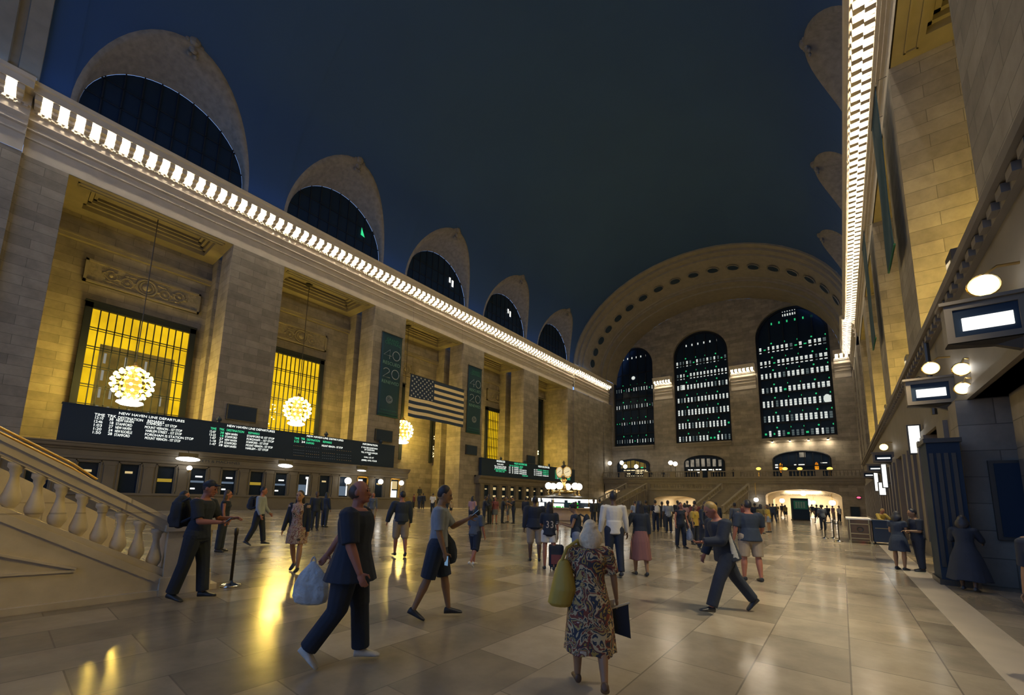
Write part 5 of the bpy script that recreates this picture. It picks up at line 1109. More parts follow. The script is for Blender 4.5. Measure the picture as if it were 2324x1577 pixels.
    # hair
    if hair:
        st, hm = hair; mb = MB()
        if st == 'bald':
            mb.ell(hc-HF*.017*H-HU*.0*H, (.0480*H, .05*H, .050*H), MH, 16, 10); mb.ell(hc-HF*.006*H-HU*.018*H, (.0468*H, .035*H, .03*H), MH, 16, 8)
        else: mb.ell(hc-HF*.012*H+HU*.012*H, (.0485*H, .0535*H, .062*H), MH, 16, 10)
        if st in ('long', 'bob'):
            n_ = .19 if st == 'long' else .135; w_ = 1.0 if st == 'long' else 2.3
            rr = []
            for i in range(6):
                t = i/5; c = hc-HF*(.022+.016*t)*H-V(0, 0, 1)*n_*t*H+HU*.01*H; rr.append([c+HX*((.048+.012*math.sin(PI*min(1, t*1.15))*w_)*H*(1 if t < .9 else .8)*(1+.03*math.sin(j*2.3+i))*math.cos(2*PI*j/14))+HF*((.040+(.016*math.sin(PI*t) if st == 'bob' else -.010*t))*H*math.sin(2*PI*j/14)) for j in range(14)])
            mb.rings(rr)
        if st == 'bun': mb.ell(hc-HF*.055*H+HU*.04*H, (.026*H, .026*H, .026*H), MH, 10, 8)
        if st == 'curly':
            rg = random.Random(int(px)); 
            for i in range(22): a_ = rg.uniform(0, 2*PI); e_ = rg.uniform(-.3, 1); mb.ell(hc-HF*.012*H+MH@V(math.cos(a_)*.045*H, math.sin(a_)*.05*H-.01*H, e_*.055*H), (.02*H, .02*H, .02*H), None, 8, 6)
        soft(mb, 'hair', hm, root, max(vox, .009), 2)
    # trousers, shorts, skirts
    if bottom:
        kind, bm_, ln_, lo = (list(bottom)+[1.0])[:4]; mb = MB()
        if kind == 'pants':
            mb.ell(hip+V(0, 0, -.02*H), (.098*H*b, .074*H*b, .07*H), None, 14, 8); torso(mb, .010, -.06, .06)
            for k in 'lr':
                h, kn, an, fp = J[k]; g = (.012+.008*lo)*H/1.0*.6+.006
                t1_ = min(1, ln_); mb.ell(h, (.05*H*b**.5+g,)*3, None, 12, 8); mb.cyl(h, h+(kn-h)*t1_+((kn-h).normalized()*.01), .052*H*b**.5+g, (.050-(.018*t1_))*H*b**.5+g*(1.3 if ln_ <= 1.1 else 1))
                if ln_ > 1: e_ = kn+(an-kn)*(ln_-1)*.97; mb.ell(kn, (.033*H+g,)*3, None, 12, 8); mb.cyl(kn, e_, .033*H+g, .024*H+g*(.8+.35*lo))
        else:
            rr = []; n_ = 9; sg = 26
            mid = (J['l'][1]+J['r'][1])*.5
            for i in range(n_):
                t = i/(n_-1); c = sp(.06)+(V(0, 0, -1)*(ln_+.06)*H*t)+V(0, (mid.y-hip.y)*t*.5, 0); gx = (.080+.026*min(1, t*3)+lo*.06*t)*H*b+.012; gy = (.060+.022*min(1, t*3)+lo*.05*t)*H*b+.012
                rr.append([c+V(gx*math.cos(2*PI*j/sg)*(1+.07*t*math.sin(7*2*PI*j/sg+1)), gy*math.sin(2*PI*j/sg)*(1+.07*t*math.cos(6*2*PI*j/sg)), -.012*t*math.sin(5*2*PI*j/sg)) for j in range(sg)])
            mb.rings(rr)
        soft(mb, {'pants': 'trousers' if ln_ > 1.4 else 'shorts', 'skirt': 'skirt', 'dress': 'dress_skirt'}[kind], bm_, root, max(vox, .01), 2)
    def garment(nm, spec, g):
        tm, sl, hem, lo = (list(spec)+[1.0])[:4]; mb = MB(); torso(mb, g+.006*lo, -.06 if hem > 0 else -.02, .286)
        if hem > 0:
            rr = []; sg = 18
            for i in range(5):
                t = i/4; c = sp(.10)+(S*-1*(hem+.10)*H*t); gx = (.086+.018*t*lo)*H*b+g; gy = (.064+.016*t*lo)*H*b+g
                rr.append([c+X*(gx*math.cos(2*PI*j/sg)*(1+.02*t*math.sin(5*2*PI*j/sg)))+F*(gy*math.sin(2*PI*j/sg)) for j in range(sg)])
            mb.rings(rr)
        for k, s in (('l', -1), ('r', 1)):
            sh, e, wr, f2 = A[k]; gs = g+.004+.006*lo
            mb.ell(sh-V(0, 0, .012), (.034*H*ak+gs, .034*H*ak+gs, .030*H*ak+gs*.5), None, 10, 6); mb.cone(sp(.250)+X*s*sw*.45, sh-V(0, 0, .008), .045*H, .031*H*ak+gs*.6)
            if sl > 0:
                t = min(1, sl); mb.cyl(sh, sh+(e-sh)*t, .033*H*ak+gs, (.031-.006*t)*H*ak+gs*1.15)
                if sl > 1: mb.ell(e, (.0255*H*ak+gs,)*3, None, 10, 6); mb.cyl(e, e+(wr-e)*(sl-1), .0255*H*ak+gs, (.0235-.006*(sl-1))*H*ak+gs)
        return soft(mb, nm, tm, root, max(vox, .01), 2)
    if top: garment('shirt' if not kw.get('topname') else kw['topname'], top, .010)
    if over: garment('jacket', over, .022)
    # shoes
    if shoes:
        for k, s in (('l', -1), ('r', 1)):
            h, kn, an, fp = J[k]; mb = MB(); fd = V(s*.12, math.cos(fp), math.sin(fp)).normalized(); fu = V(0, -math.sin(fp), math.cos(fp)); fx = fd.cross(fu).normalized()
            rr = []
            for t, w_, hh in ((-.035, .014, .03), (-.03, .021, .05), (-.005, .0245, .054), (.025, .024, .045), (.06, .028, .032), (.09, .026, .024), (.108, .016, .016)):
                c = an+fd*t*H-fu*.042*H; rr.append([c+fx*(w_*H*math.cos(2*PI*j/12))+fu*((hh*H*.5)+(hh*H*.5)*math.sin(2*PI*j/12)) for j in range(12)])
            mb.rings(rr); soft(mb, 'shoe', shoes, root, max(vox*.8, .008), 2)
    M = Matrix.Translation(root.location)@Matrix.Rotation(th-PI/2, 4, 'Z')
    return dict(root=root, M=M, hl=M@(A['l'][2]+A['l'][3]*.06*H), hr=M@(A['r'][2]+A['r'][3]*.06*H), sl=M@A['l'][0], sr=M@A['r'][0], el=M@A['l'][1], er=M@A['r'][1], hip=M@hip, chest=M@sp(.2), neck=M@neck, head=M@hc, th=th, H=H, S=S, sp=lambda t, x=0, y=0: M@(sp(t)+X*x+F*y))
def sack(name, p, w_, h, d, m, label, cat, rz=0, flat=0, vox=.008):
    """soft bag hanging from the point p"""
    t = thing(name, p, label, cat, None, rz); mb = MB(); rr = []
    for i, (tt, k) in enumerate(((0, .12), (.12, .35), (.3, .72), (.55, .95), (.8, 1.0), (.95, .86), (1.0, .5))):
        rr.append([(w_*.5*k*math.cos(2*PI*j/18)*(1+.06*math.sin(3*j+i)), d*.5*k*math.sin(2*PI*j/18)*(1+.08*math.cos(4*j+i)), -h*tt) for j in range(18)])
    mb.rings(rr); soft(mb, 'bag_body', m, t, vox, 1)
    for s in (-1, 1): MB().tube([(s*w_*.12, 0, -h*.16), (s*w_*.05, 0, .02), (0, 0, .05)], .008, 6).build('handle', m, t)
    return t
def pack(o, m, label, side=-1, sc=1.0):
    """backpack on a person's back"""
    H = o['H']; c = o['sp'](.17, 0, -.150*H*sc*1.0); t = thing('backpack', c, label, 'backpack', None, o['th']-PI/2); mb = MB()
    mb.ell((0, 0, 0), (.085*H*sc, .055*H*sc, .125*H*sc), None, 14, 10); mb.ell((0, -.04*H*sc, -.05*H*sc), (.06*H*sc, .03*H*sc, .055*H*sc), None, 12, 8); mb.box(-.07*H*sc, .07*H*sc, -.03*H*sc, .045*H*sc, -.11*H*sc, .07*H*sc); soft(mb, 'pack_body', m, t, .014, 2)
    for s in (-1, 1): MB().tube([(s*.05*H, .03*H, .08*H), (s*.062*H, .09*H, .115*H), (s*.065*H, .16*H, .06*H), (s*.07*H, .14*H, -.04*H), (s*.06*H, .04*H, -.09*H)], .011*H, 6).build('strap', m, t)
    return t
def phone(p, label, rz, glow=False, tilt=-50):
    t = thing('phone', p, label, 'phone', None, rz); t.rotation_euler = (R(tilt), 0, rz); MB().box(-.036, .036, -.005, .005, -.07, .07).build('case', SB, t); MB().box(-.032, .032, -.008, -.005, -.062, .062).build('screen', emis('phone_screen', (.25, .45, .7), .5) if 'phone_screen' not in MATS else MATS['phone_screen'], t); return t

# --- nearest figures
m1 = person(782, 1508, 90, 1.84, dict(ll=(9,4), rl=(-9,26), la=(-42,6,6), ra=(10,12,14), lean=1, nod=-3), 'balding person in a long dark shirt striding right with a white bag', SKR, (CK, .95, .09, 2.7), ('pants', CK, 2, 1.7), SW, ('bald', HBR), 0, 1.28)
sack('plastic_bag', m1['hl']+_r2*-.10+Vector((0, 0, .0)), .40, .46, .13, mat('bag_plastic', (.50,.52,.52), .35, noise=.35, nscale=9, bump=.6), 'white plastic bag swinging behind the striding person in the dark coat', 'bag', m1['th'])
m2 = person(985, 1404, 88, 1.84, dict(ll=(14,4), rl=(-13,10), la=(34,8,82), ra=(2,8,14), nod=14, turn=0), 'person in a blue grey shirt and dark shorts walking right while reading a phone', SKT, (CBL, .9, .0, 1.2), ('pants', CN, .98, 2.2), SB, ('short', HD), 0, .98)
phone(m2['hl']+Vector((0, 0, .03)), 'phone glowing blue in the raised hand of the blue shirted walker', m2['th']-PI/2, True); t = phone(m2['hr']+Vector((0, 0, .0)), 'phone with a tan case in the lowered hand of the blue shirted walker', m2['th']-PI/2+.8, False, 0)
bg_ = m2['sp'](-.02, -.30*1.0, .12); sack('shoulder_bag', m2['sp'](.09, -.24, .10), .36, .46, .16, CN, 'dark shoulder bag on the far side of the blue shirted walker', 'bag', m2['th'], vox=.01)
m3 = person(1338, 1560, 8, 1.50, dict(ll=(6,4), rl=(-10,18), la=(10,12,60), ra=(4,16,14), nod=6, tilt=2), 'person with blond bobbed hair in a patterned dress seen from behind, nearest to the camera', SKT, (DRESS, .85, 0, 1.4), ('dress', DRESS, .335, .5), SBR, ('bob', HB), 0, 1.1, True)
t = thing('handbag', m3['sp'](.15, -.245, -.03), 'mustard yellow handbag hanging from the left shoulder of the person in the patterned dress', 'bag', None, m3['th']-PI/2); mb = MB()
mb.rings([[(.115*k*math.cos(2*PI*j/16)+(-.03 if z < -.2 else 0), .10*k2*math.sin(2*PI*j/16), z) for j in range(16)] for z, k, k2 in ((-.34, .8, .7), (-.31, 1.05, 1), (-.18, 1.05, 1.1), (-.05, .8, .8), (.06, .5, .5), (.09, .3, .3))]); soft(mb, 'bag_body', CYE, t, .01, 2); MB().tube([(-.03, -.02, .05), (.03, -.03, .20), (.13, .0, .27), (.15, .07, .2), (.08, .08, .02)], .016, 8).build('strap', CYE, t)
t = thing('clutch', m3['hr']+Vector((0, 0, -.02)), 'dark clutch with a pale edge in the right hand below the patterned dress', 'bag', None, m3['th']-PI/2); mb = MB(); mb.hexa([(-.11, -.025, -.20), (.12, -.03, -.26), (.12, .03, -.26), (-.11, .025, -.20), (-.13, -.02, .0), (.10, -.02, .06), (.10, .02, .06), (-.13, .02, .0)]); soft(mb, 'clutch_body', CK, t, .01, 2)
MB().tube([(-.14, -.03, -.02), (.11, -.03, .07)], .011, 6).build('clasp', mat('clasp_cream', (.65, .55, .35), .35), t); MB().hexa([(-.12, -.012, -.04), (-.04, -.012, -.0), (-.04, .0, -.0), (-.12, 0, -.04), (-.10, -.012, .07), (-.02, -.012, .09), (-.02, 0, .09), (-.10, 0, .07)]).build('papers', mat('paper', (.7, .66, .6), .7), t)
m4 = person(1395, 1308, 2, 1.89, dict(ll=(3,2), rl=(-4,10), la=(0,10,10), ra=(2,12,8)), 'person in a white shirt and dark trousers seen from behind, holding a hand', SKD, (CW, 1.95, .045, .5), ('pants', CK, 2, .7), SB, ('short', HD), 1, 1.0)
m5 = person(1455, 1306, 4, 1.70, dict(ll=(4,3), rl=(-4,6), la=(4,24,8), ra=(0,8,8)), 'person with long dark hair in a dark top and pinkish striped skirt seen from behind', SKT, (CK, 1.6, .0, 1.1), ('skirt', SKIRT, .33, .5), SB, ('long', HD), 1, 1.0, True)
m6 = person(1708, 1318, 4, 1.80, dict(ll=(3,2), rl=(-3,3), la=(-4,14,18), ra=(6,16,30), spread=.03), 'broad person in a navy shirt and tan shorts seen from behind', SKR, (CN, .9, .05, 1.5), ('pants', CT, .95, 2.0), SB, ('short', HD), 1, 1.22)
m7 = person(1655, 1392, -92, 1.80, dict(ll=(27,8), rl=(-27,12), la=(10,10,62), ra=(-14,10,25), lean=13, nod=22), 'stooping person in a dark suit striding left with a pale jacket side', SKR, (CK, .5, .0, 1.0), ('pants', CK, 2, 1.4), SB, ('short', HS), 1, 1.04, over=(CK, 1.95, .06, 1.5))
mb = MB(); rr = []
for t_, a_ in ((.25, .5), (.18, .6), (.10, .7), (.02, .9), (-.05, 1.0)): rr.append([m7['sp'](t_, -.19-.02*a_+.012*math.cos(w_), -.005+.06*a_*math.sin(w_)) for w_ in [2*PI*j/10 for j in range(10)]])
Mi = Matrix(m7['M']).inverted(); mb.rings([[tuple(Mi@p) for p in r_] for r_ in rr]); soft(mb, 'jacket_panel', cm('pale_panel', (.42,.44,.45), noise=.3, nscale=20), m7['root'], .014, 2)
m8 = person(1246, 1292, 6, 1.62, dict(ll=(2,2), rl=(-3,2), la=(22,8,50), ra=(-2,8,10)), 'person in a dark jersey numbered 33 and white shorts seen from behind', SKR, (CK, .85, .03, 1.6), ('pants', CW, .55, 1.4), SB, ('long', HD), 1, 1.02, True)
jw = [m8['sp'](.125, x, -.066*1.62-.055) for x in (-.085, .085)]
for i, x in enumerate((-.095, .012)):
    q = text('3', 'jersey_number', cm('number_cream', (.55,.47,.40)), None, (0, 0, 0), width=.078, height=.17); q.parent = m8['root']; Mi = Matrix(m8['M']).inverted(); lp = Mi@m8['sp'](.075, x, -.165); q.location = lp; q.rotation_euler = (PI/2, 0, 0)
sh_, e_ = [Matrix(m8['M']).inverted()@m8[k] for k in ('sr', 'er')]
for f_ in (.58, .72):
    d_ = (e_-sh_).normalized(); c_ = sh_+(e_-sh_)*f_; a_ = d_.orthogonal().normalized(); b_ = d_.cross(a_); r0 = .063; MB().rings([[c_+d_*z+a_*r0*math.cos(2*PI*j/14)+b_*r0*math.sin(2*PI*j/14) for j in range(14)] for z in (0, .022)], cap=False).build('sleeve_band', CW, m8['root'])
m9 = person(1213, 1273, 3, 1.76, 'stand', 'person in a dark jacket and tan shorts, left of the numbered jersey', SKD, (CK, .9, .04, 1.2), ('pants', CT, 1.02, 1.6), SB, ('short', HD), 1, 1.15, over=(CK, 1.95, .03, 1.3))
m10 = person(1309, 1298, -75, 1.62, dict(ll=(3,3), rl=(-4,4), la=(16,8,85), ra=(12,8,90), nod=24), 'person in a dark vest and denim shorts facing left with a backpack', SKT, (CN, .25, .04, 1.4), ('pants', CDN, .8, 1.2), SB, ('curly', HD), 1, 1.05, True)
pack(m10, CK, 'dark backpack on the person in the dark vest facing left')
m11 = person(1076, 1286, 40, 1.46, dict(ll=(10,6), rl=(-8,24), la=(0,8,12), ra=(4,8,10), nod=16), 'child in a grey blue shirt and long dark shorts walking right', SKR, (CG, .9, .02, 1.7), ('pants', CK, 1.15, 2.2), SW, ('bob', HD), 1, 1.02)
m12 = person(906, 1264, -25, 1.76, dict(ll=(8,4), rl=(-6,14), la=(4,20,18), ra=(0,8,10), turn=-25), 'person in a dark jacket and pale cargo shorts walking away on the left', SKR, (CN, .9, .02, 1.2), ('pants', CT, 1.05, 1.8), SB, ('short', HD), 1, 1.05, over=(CN, 1.95, .01, 1.2))
m13 = person(667, 1298, 176, 1.70, dict(ll=(12,4), rl=(-10,16), la=(-6,10,14), ra=(6,12,12), nod=0), 'person in a floral dress and dark cardigan walking towards the camera', SK, (FLORAL, .2, .0, 1.0), ('dress', FLORAL, .20, .25), SB, ('long', HD), 1, 1.0, True)
mb = MB(); H = 1.70                                     # open cardigan: two front panels, a back and sleeves
Mi = Matrix(m13['M']).inverted()
for s in (-1, 1):
    rr = []
    for t_ in (.28, .2, .1, 0, -.06): rr.append([tuple(Mi@m13['sp'](t_, s*(.118*H*.9*math.cos(w_)+.006), (.082*H*math.sin(w_)))) for w_ in [R(v) for v in (-90, -60, -30, 0, 28, 46)]]+[tuple(Mi@m13['sp'](t_, s*(.100*H*.9*math.cos(w_)), (.066*H*math.sin(w_)))) for w_ in [R(v) for v in (46, 28, 0, -30, -60, -90)]])
    mb.rings(rr)
    k_ = 'l' if s < 0 else 'r'; S_, E_, W_ = [Mi@m13[n_] for n_ in ('s'+k_, 'e'+k_, 'h'+k_)]; mb.cone(S_, E_, .062, .052); mb.cone(E_, E_+(W_-E_)*.68, .052, .04); mb.ell(S_, (.064, .064, .06), None, 10, 6)
soft(mb, 'cardigan', CK, m13['root'], .013, 2)
m14 = person(430, 1362, 84, 1.84, dict(ll=(9,4), rl=(-10,6), la=(20,8,72), ra=(16,9,68), nod=16, lean=4), 'person in a black cap with a backpack looking at a phone by the staircase', SKR, (CK, .85, .03, 1.4), ('pants', CK, 2, 1.5), SB, ('short', HD), 0, 1.04)
pack(m14, CK, 'large black backpack on the person looking at a phone by the staircase', sc=1.15); phone(m14['hr']+Vector((0, 0, .03)), 'phone held by the person in the black cap', m14['th']-PI/2)
Mi = Matrix(m14['M']).inverted(); hcl = Mi@m14['head']; mb = MB(); mb.ell(hcl+V(0, -.012, .045), (.092, .108, .075), None, 14, 8); mb.ell(hcl+V(0, .13, .045), (.07, .075, .012), None, 12, 6); soft(mb, 'cap', CK, m14['root'], .01, 2)
q = onY(399, 1200, -28.35); m15 = person(0, 0, 70, 1.50, dict(ll=(2,2), rl=(-2,3), la=(10,8,30), ra=(10,8,30), nod=16, turn=20), 'person with dark hair on the lowest stair behind the black cap', SKR, (CPU, .5, 0, 1.1), ('pants', CK, 2, 1.0), SB, ('long', HD), 1, 1.0, True, pos=(q.x, -28.35, 0), z0=.165)
m16 = person(498, 1252, 70, 1.68, 'stand', 'person in a sleeveless dark top standing behind the belt post', SKR, (CK, 0, .02, 1.0), ('pants', CK, 2, .8), SB, ('long', HBR), 1, 1.0, True)
m17 = person(581, 1238, 80, 1.78, dict(ll=(12,4), rl=(-10,14), la=(8,8,30), ra=(0,8,20), nod=8), 'person in a pale blue shirt with a dark backpack walking right behind the belt post', SKR, (CLB, 1.9, .0, 1.2), ('pants', CK, 2, 1.0), SB, ('short', HD), 1)
pack(m17, CK, 'dark backpack on the person in the pale blue shirt')
m18 = person(1212, 1300, 0, 1.2, 'stand', 'x') if False else None
# seated suitcase and bags
q = onZ(1262, 1292); t = thing('suitcase', (q.x, q.y, 0), 'dark red trimmed trolley suitcase beside the numbered jersey', 'suitcase', None, YAW); mb = MB(); mb.box(-.12, .12, -.17, .17, .06, .58); o_ = mb.build('shell', CK, t); bv = o_.modifiers.new('b', 'BEVEL'); bv.width = .035; bv.segments = 3; MB().box(-.135, -.12, -.14, .14, .14, .36).build('pocket', CPU, t); MB().tube([(0, -.09, .58), (0, -.09, .92), (0, .09, .92), (0, .09, .58)], .011, 6).build('handle', BRONZE, t)
for y in (-.13, .13): MB().torus((0, y, .045), .032, .014, 'Y', 12, 5).build('wheel', SB, t)
# --- middle and far figures: (feet x, y, heading, height, pose, label, skin, top, bottom, hair, fem)
T = lambda m, s=.9, h=.02: (m, s, h, 1.2)
PT = lambda m, l=2: ('pants', m, l, 1.0)
ROWS = [
 (735, 1196, 20, 1.66, 'stand', 'dark clothed person with long hair standing between the floral dress and the dark coat', SKD, T(CK, 1.9), PT(CK), ('long', HD), 1, 1),
 (713, 1203, 150, 1.70, 'stand', 'dark shadowed person just behind the floral dress', SKD, T(CK, 1.9), PT(CK), ('short', HD), 0, 1),
 (843, 1192, 170, 1.72, 'stand', 'person in a striped dark top half hidden by the dark coat', SKR, T(CG, 1.9), PT(CT, 1), ('long', HBR), 1, 1),
 (938, 1154, 100, 1.66, 'stand', 'person in a reddish jacket standing before the passage steps, leftmost', SKR, T(CPU, 1.9, .06), PT(CK), ('short', HD), 0, 2),
 (951, 1155, 20, 1.74, 'stand', 'broad dark person standing before the passage steps, right of the reddish jacket', SKD, T(CK, 1.9, .03), PT(CK), ('short', HD), 0, 2),
 (959, 1155, 10, 1.78, 'stand', 'slim dark person beside the broad one before the passage steps', SKD, T(CK, 1.9), PT(CK), ('short', HD), 0, 2),
 (981, 1164, 12, 1.78, 'stand', 'person in a white shirt with a dark strap near the passage steps', SKT, T(CW), PT(CK), ('short', HD), 0, 2),
 (1012, 1168, -20, 1.75, 'stand', 'dark person standing right of the passage steps behind the blue shirt', SKD, T(CK, 1.9), PT(CK), ('short', HD), 0, 2),
 (1023, 1167, 150, 1.15, 'stand', 'small child in a pale shirt at the right of the passage steps', SKT, T(CT), PT(CK, 1), ('short', HD), 0, 2),
 (1070, 1197, 25, 1.68, 'stand', 'person in a pale pink top behind the child with the dark shorts', SKT, T(CPK, .9, 0), PT(CK), ('long', HD), 1, 1),
 (1098, 1190, 80, 1.70, 'phone', 'tall dark person at the left end of the queue before the far ticket windows', SKD, T(CK, 1.9), PT(CK), ('short', HD), 0, 1),
 (1110, 1189, -70, 1.82, 'stand', 'second dark person from the left in the queue at the far ticket windows', SKD, T(CK, 1.9), PT(CK), ('long', HD), 1, 1),
 (1122, 1189, 170, 1.66, 'stand', 'person in a pale grey skirt in the queue at the far ticket windows', SKR, T(CPU), ('skirt', CG, .2, .2), ('long', HD), 1, 1),
 (1140, 1187, 90, 1.68, 'phone', 'dark person in the middle of the queue at the far ticket windows', SKD, T(CK, .9), PT(CK), ('short', HD), 0, 1),
 (1152, 1185, -90, 1.70, 'stand', 'person in dark shorts in the queue at the far ticket windows', SKT, T(CK), PT(CG, 1), ('short', HD), 0, 1),
 (1165, 1188, -100, 1.72, 'phone', 'dark person at the right end of the queue pointing right', SKT, T(CK), PT(CK), ('short', HD), 0, 1),
 (1192, 1190, 40, 1.70, 'stand', 'dark person left of the information booth counter', SKD, T(CK, 1.9), PT(CK), ('short', HD), 0, 1),
 (1362, 1190, -10, 1.72, 'stand', 'person at the right side of the information booth, left of the white shirt', SKD, T(CK, 1.9), PT(CK), ('short', HD), 0, 1),
 (1347, 1192, 160, 1.70, 'stand', 'dark person close to the right edge of the information booth', SKD, T(CK, 1.9), PT(CK), ('short', HD), 0, 1),
 (1443, 1200, 5, 1.66, 'stand', 'person in a pale blue striped shirt left of the long dark hair', SKR, T(CLB), PT(CK), ('short', HD), 0, 1),
 (1468, 1203, 0, 1.72, 'stand', 'dark person right behind the pinkish skirt', SKD, T(CK, 1.9), PT(CK), ('short', HD), 0, 1),
 (1489, 1206, 0, 1.74, 'stand', 'person with a white backpack seen from behind', SKT, T(CK), PT(CK), ('short', HD), 0, 1),
 (1504, 1199, 20, 1.66, 'stand', 'dark person between the white backpack and the grey blue shirt', SKD, T(CK), PT(CK), ('short', HD), 0, 1),
 (1518, 1209, 8, 1.74, 'stand', 'person in a grey blue shirt holding a stick seen from behind', SKD, T(CBL), PT(CK), ('short', HD), 0, 1),
 (1546, 1243, 172, 1.68, 'wide', 'person in a black tank top and dark trousers carrying a clear bag', SKR, T(CK, 0), PT(CK), ('long', HD), 1, 1),
 (1540, 1199, 10, 1.76, 'stand', 'dark person before the lit middle passage, left', SKD, T(CK, 1.9), PT(CK), ('short', HD), 0, 2),
 (1556, 1202, 20, 1.62, 'stand', 'person in a pink top before the lit middle passage', SKR, T(CPK), PT(CK), ('bob', HD), 1, 1),
 (1562, 1190, 0, 1.76, 'stand', 'slim dark person farther back in front of the lit middle passage', SKD, T(CK, 1.9), PT(CK), ('short', HD), 0, 2),
 (1580, 1215, 5, 1.76, 'stand', 'dark person at the right end of the lit middle passage', SKT, T(CPU), PT(CK), ('short', HD), 0, 1),
 (1578, 1236, 150, 1.60, 'stand', 'person in a mustard top beside the clear bag', SKT, (CYE, .9, .06, 1.4), PT(CK), ('long', HBR), 1, 1),
 (1603, 1250, 165, 1.72, 'step', 'person in a long dark coat with light hair left of the stooping suit', SKT, T(CK, 1.9, .12), PT(CK), ('long', HBR), 1, 1),
 (1628, 1212, 10, 1.72, 'stand', 'dark person hidden behind the stooping suit', SKD, T(CK, 1.9), PT(CK), ('short', HD), 0, 1),
 (1672, 1216, 0, 1.72, 'stand', 'person in a pale dark striped shirt left of the tan shorts', SKD, T(CG, 1.9), PT(CK), ('short', HD), 0, 1),
 (1688, 1200, 0, 1.66, 'stand', 'person in a plum top left of the broad navy shirt', SKR, T(CPU), PT(CK), ('short', HD), 0, 2),
 (1716, 1198, 20, 1.74, 'stand', 'dark person just right of the broad navy shirt', SKD, T(CK, 1.9), PT(CK, 1), ('short', HD), 0, 1),
 (1729, 1211, 60, 1.68, 'stand', 'person in an olive yellow patterned top right of the broad navy shirt', SKT, T(COL_), PT(CK, 1), ('long', HD), 1, 1),
 (1746, 1208, -40, 1.66, 'stand', 'person in a mustard top and denim shorts right of the broad navy shirt', SKT, T(CYE), PT(CDN, .7), ('long', HBR), 1, 1),
 (1757, 1187, 20, 1.72, 'walk', 'dark trousered person walking at the left of the bright passage', SKD, T(CN, 1.9), PT(CK), ('short', HD), 0, 2),
 (1749, 1182, 20, 1.70, 'stand', 'grey clothed person left of the bright passage', SKD, T(CG, 1.9), PT(CG), ('short', HD), 0, 2),
 (1764, 1176, 60, 1.68, 'stand', 'slender person at the left jamb of the bright passage', SKT, T(COL_), PT(CK), ('short', HD), 0, 2),
 (1777, 1174, 10, 1.74, 'walk', 'taller of two people side by side in the bright passage', SKD, T(CK, 1.9), PT(CT), ('short', HD), 0, 2),
 (1784, 1177, 10, 1.62, 'stand', 'shorter of two people side by side in the bright passage', SKT, T(COL_), PT(CK, 1), ('long', HD), 1, 2),
 (1829, 1180, 160, 1.70, 'stand', 'person in a pale dress right of the dark standing kiosk', SKT, T(CT), PT(CT, 1), ('long', HBR), 1, 2),
 (1835, 1181, 30, 1.72, 'stand', 'second person right of the dark standing kiosk', SKT, T(CW), PT(CK), ('short', HD), 0, 2),
 (1845, 1174, 0, 1.74, 'walk', 'dark person farther back in the bright passage, right of the kiosk', SKD, T(CN), PT(CT, 1), ('short', HD), 0, 2),
 (1857, 1189, 10, 1.74, 'walk', 'person in a dark top with pale legs walking beside the big black haired one', SKT, T(CK), PT(CK, .9), ('short', HD), 0, 2),
 (1869, 1203, 5, 1.74, 'stand', 'person with big dark hair in a grey shirt before the bright passage', SKD, T(CG), PT(CK), ('curly', HD), 0, 1),
 (1880, 1184, 20, 1.68, 'walk', 'slim dark person right of the big dark hair', SKD, T(CK), PT(CK, 1), ('short', HD), 0, 2),
 (1893, 1182, -20, 1.70, 'stand', 'person in a pinkish top near the belt posts', SKR, T(CPK), PT(CT), ('short', HD), 0, 2),
 (1906, 1185, 170, 1.70, 'stand', 'person with a white shirt front and dark jacket near the belt posts', SKT, T(CW), PT(CK), ('short', HD), 0, 2),
]
FIG = {}
for i, (px, py, hd, H, pose, lab, sk, tp, bt_, hr, fem, ld) in enumerate(ROWS):
    o = person(px, py, hd, H, pose, lab, sk, tp, bt_, SB, hr, ld, 1.0, bool(fem)); FIG[lab] = o
    if 'with a white backpack' in lab: pack(o, CW, 'white backpack on the person seen from behind, left of the grey blue shirt')
    if 'clear bag' in lab and 'tank' in lab: sack('carrier_bag', o['hl']+Vector((0, 0, .0)), .34, .46, .2, mat('bag_clear', (.34, .36, .38), .3, noise=.5, nscale=8, bump=.6), 'pale see through carrier bag held by the person in the black tank top', 'bag', o['th'], vox=.014)
    if 'holding a stick' in lab: tag(MB().tube([o['hr'], o['hr']+Vector((.25, -.3, -.3))], .012, 6).build('stick', SB), 'thin dark stick held by the person in the grey blue shirt', 'stick')
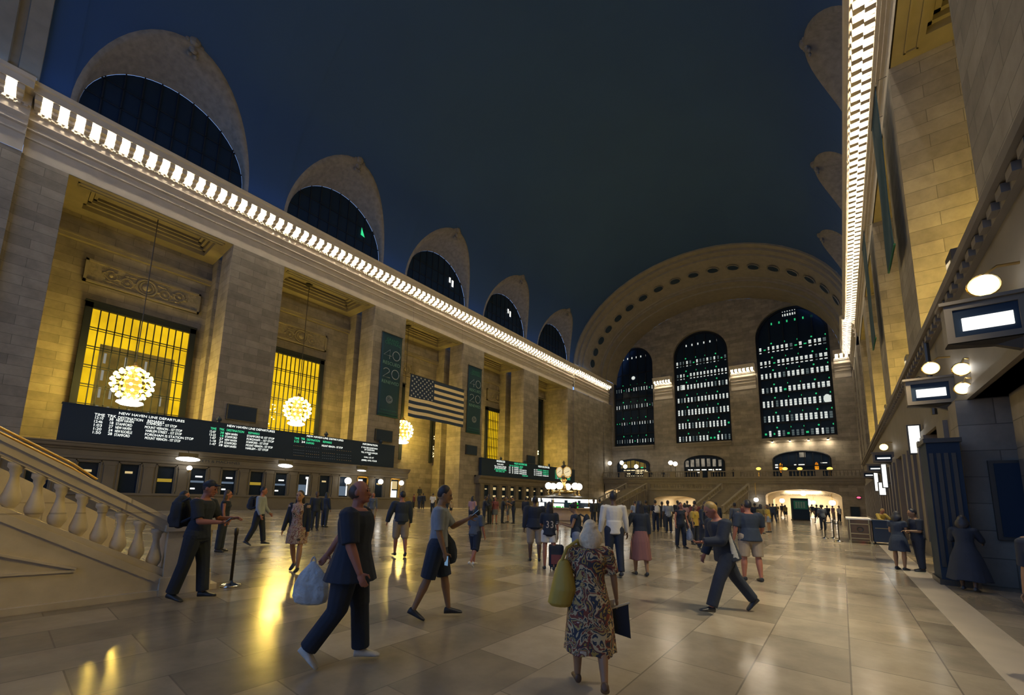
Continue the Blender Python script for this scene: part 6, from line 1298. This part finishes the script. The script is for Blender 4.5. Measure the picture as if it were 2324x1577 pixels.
# on the passage steps
person(0, 0, 180, 1.76, 'stand', 'dark person standing on the passage steps', SKD, T(CK, 1.9), PT(CK), SB, ('short', HD), 2, pos=(35.0, 4.1, 0), z0=.85)
person(0, 0, 150, 1.62, 'stand', 'slim person on the passage steps at the right', SKT, T(CG), PT(CK), SB, ('long', HD), 2, 1, True, pos=(37.3, 3.0, 0), z0=.34)
# at the right
person(2046, 1293, 70, 1.62, dict(ll=(2,2), rl=(-2,3), la=(6,8,60), ra=(4,8,80), nod=6), 'person in a dark dress facing the one leaning on the right wall', SKT, (CN, .5, .0, 1.0), ('dress', CN, .22, .5), SB, ('bob', HD), 1, 1.0, True)
person(2092, 1297, -70, 1.70, dict(ll=(3,3), rl=(-3,4), la=(4,8,84), ra=(4,8,88), nod=14), 'person in dark clothes leaning by the gate screen, facing the dark dress', SKT, T(CK), PT(CK), SB, ('short', HD), 1, 1.0)
person(2203, 1342, 60, 1.58, dict(ll=(4,4), rl=(-6,8), la=(26,14,50), ra=(30,14,40), nod=6), 'person in a wide black dress and hat beside the dark pylon', SKD, (CK, 1.4, .0, 1.2), ('dress', CK, .40, 1.5), SB, ('bob', HD), 1, 1.05, True)
person(0, 0, 180, 1.66, 'bent', 'attendant with a flushed face behind the wooden desk', SKR, T(CYE, 1.9), PT(CK), SB, ('short', HS), 1, pos=(28.2, -39.05, 0))
# someone stepping into the frame at the lower right corner
person(2440, 1566, -92, 1.72, dict(ll=(26,14), rl=(-16,18), la=(-10,10,10), ra=(-10,10,14)), 'person in brown trousers and brown shoes stepping in at the lower right corner', SKT, (CK, .9, .0, 1.2), ('pants', cm('brown', (.07,.05,.035)), 2, 1.2), SBR, ('short', HBR), 0, 1.0)
# behind the balcony rail
for i, y in enumerate((-9.5, -16.3, -20.8, -23.6, -11.8)): person(0, 0, 180, 1.72, 'stand', '%s dark figure standing behind the far balcony rail' % ('first', 'second', 'third', 'fourth', 'fifth')[i], SKD, T(CK, 1.9), PT(CK), None, ('short', HD), 3, pos=(81.6, y, 0), z0=5.76)
flush()
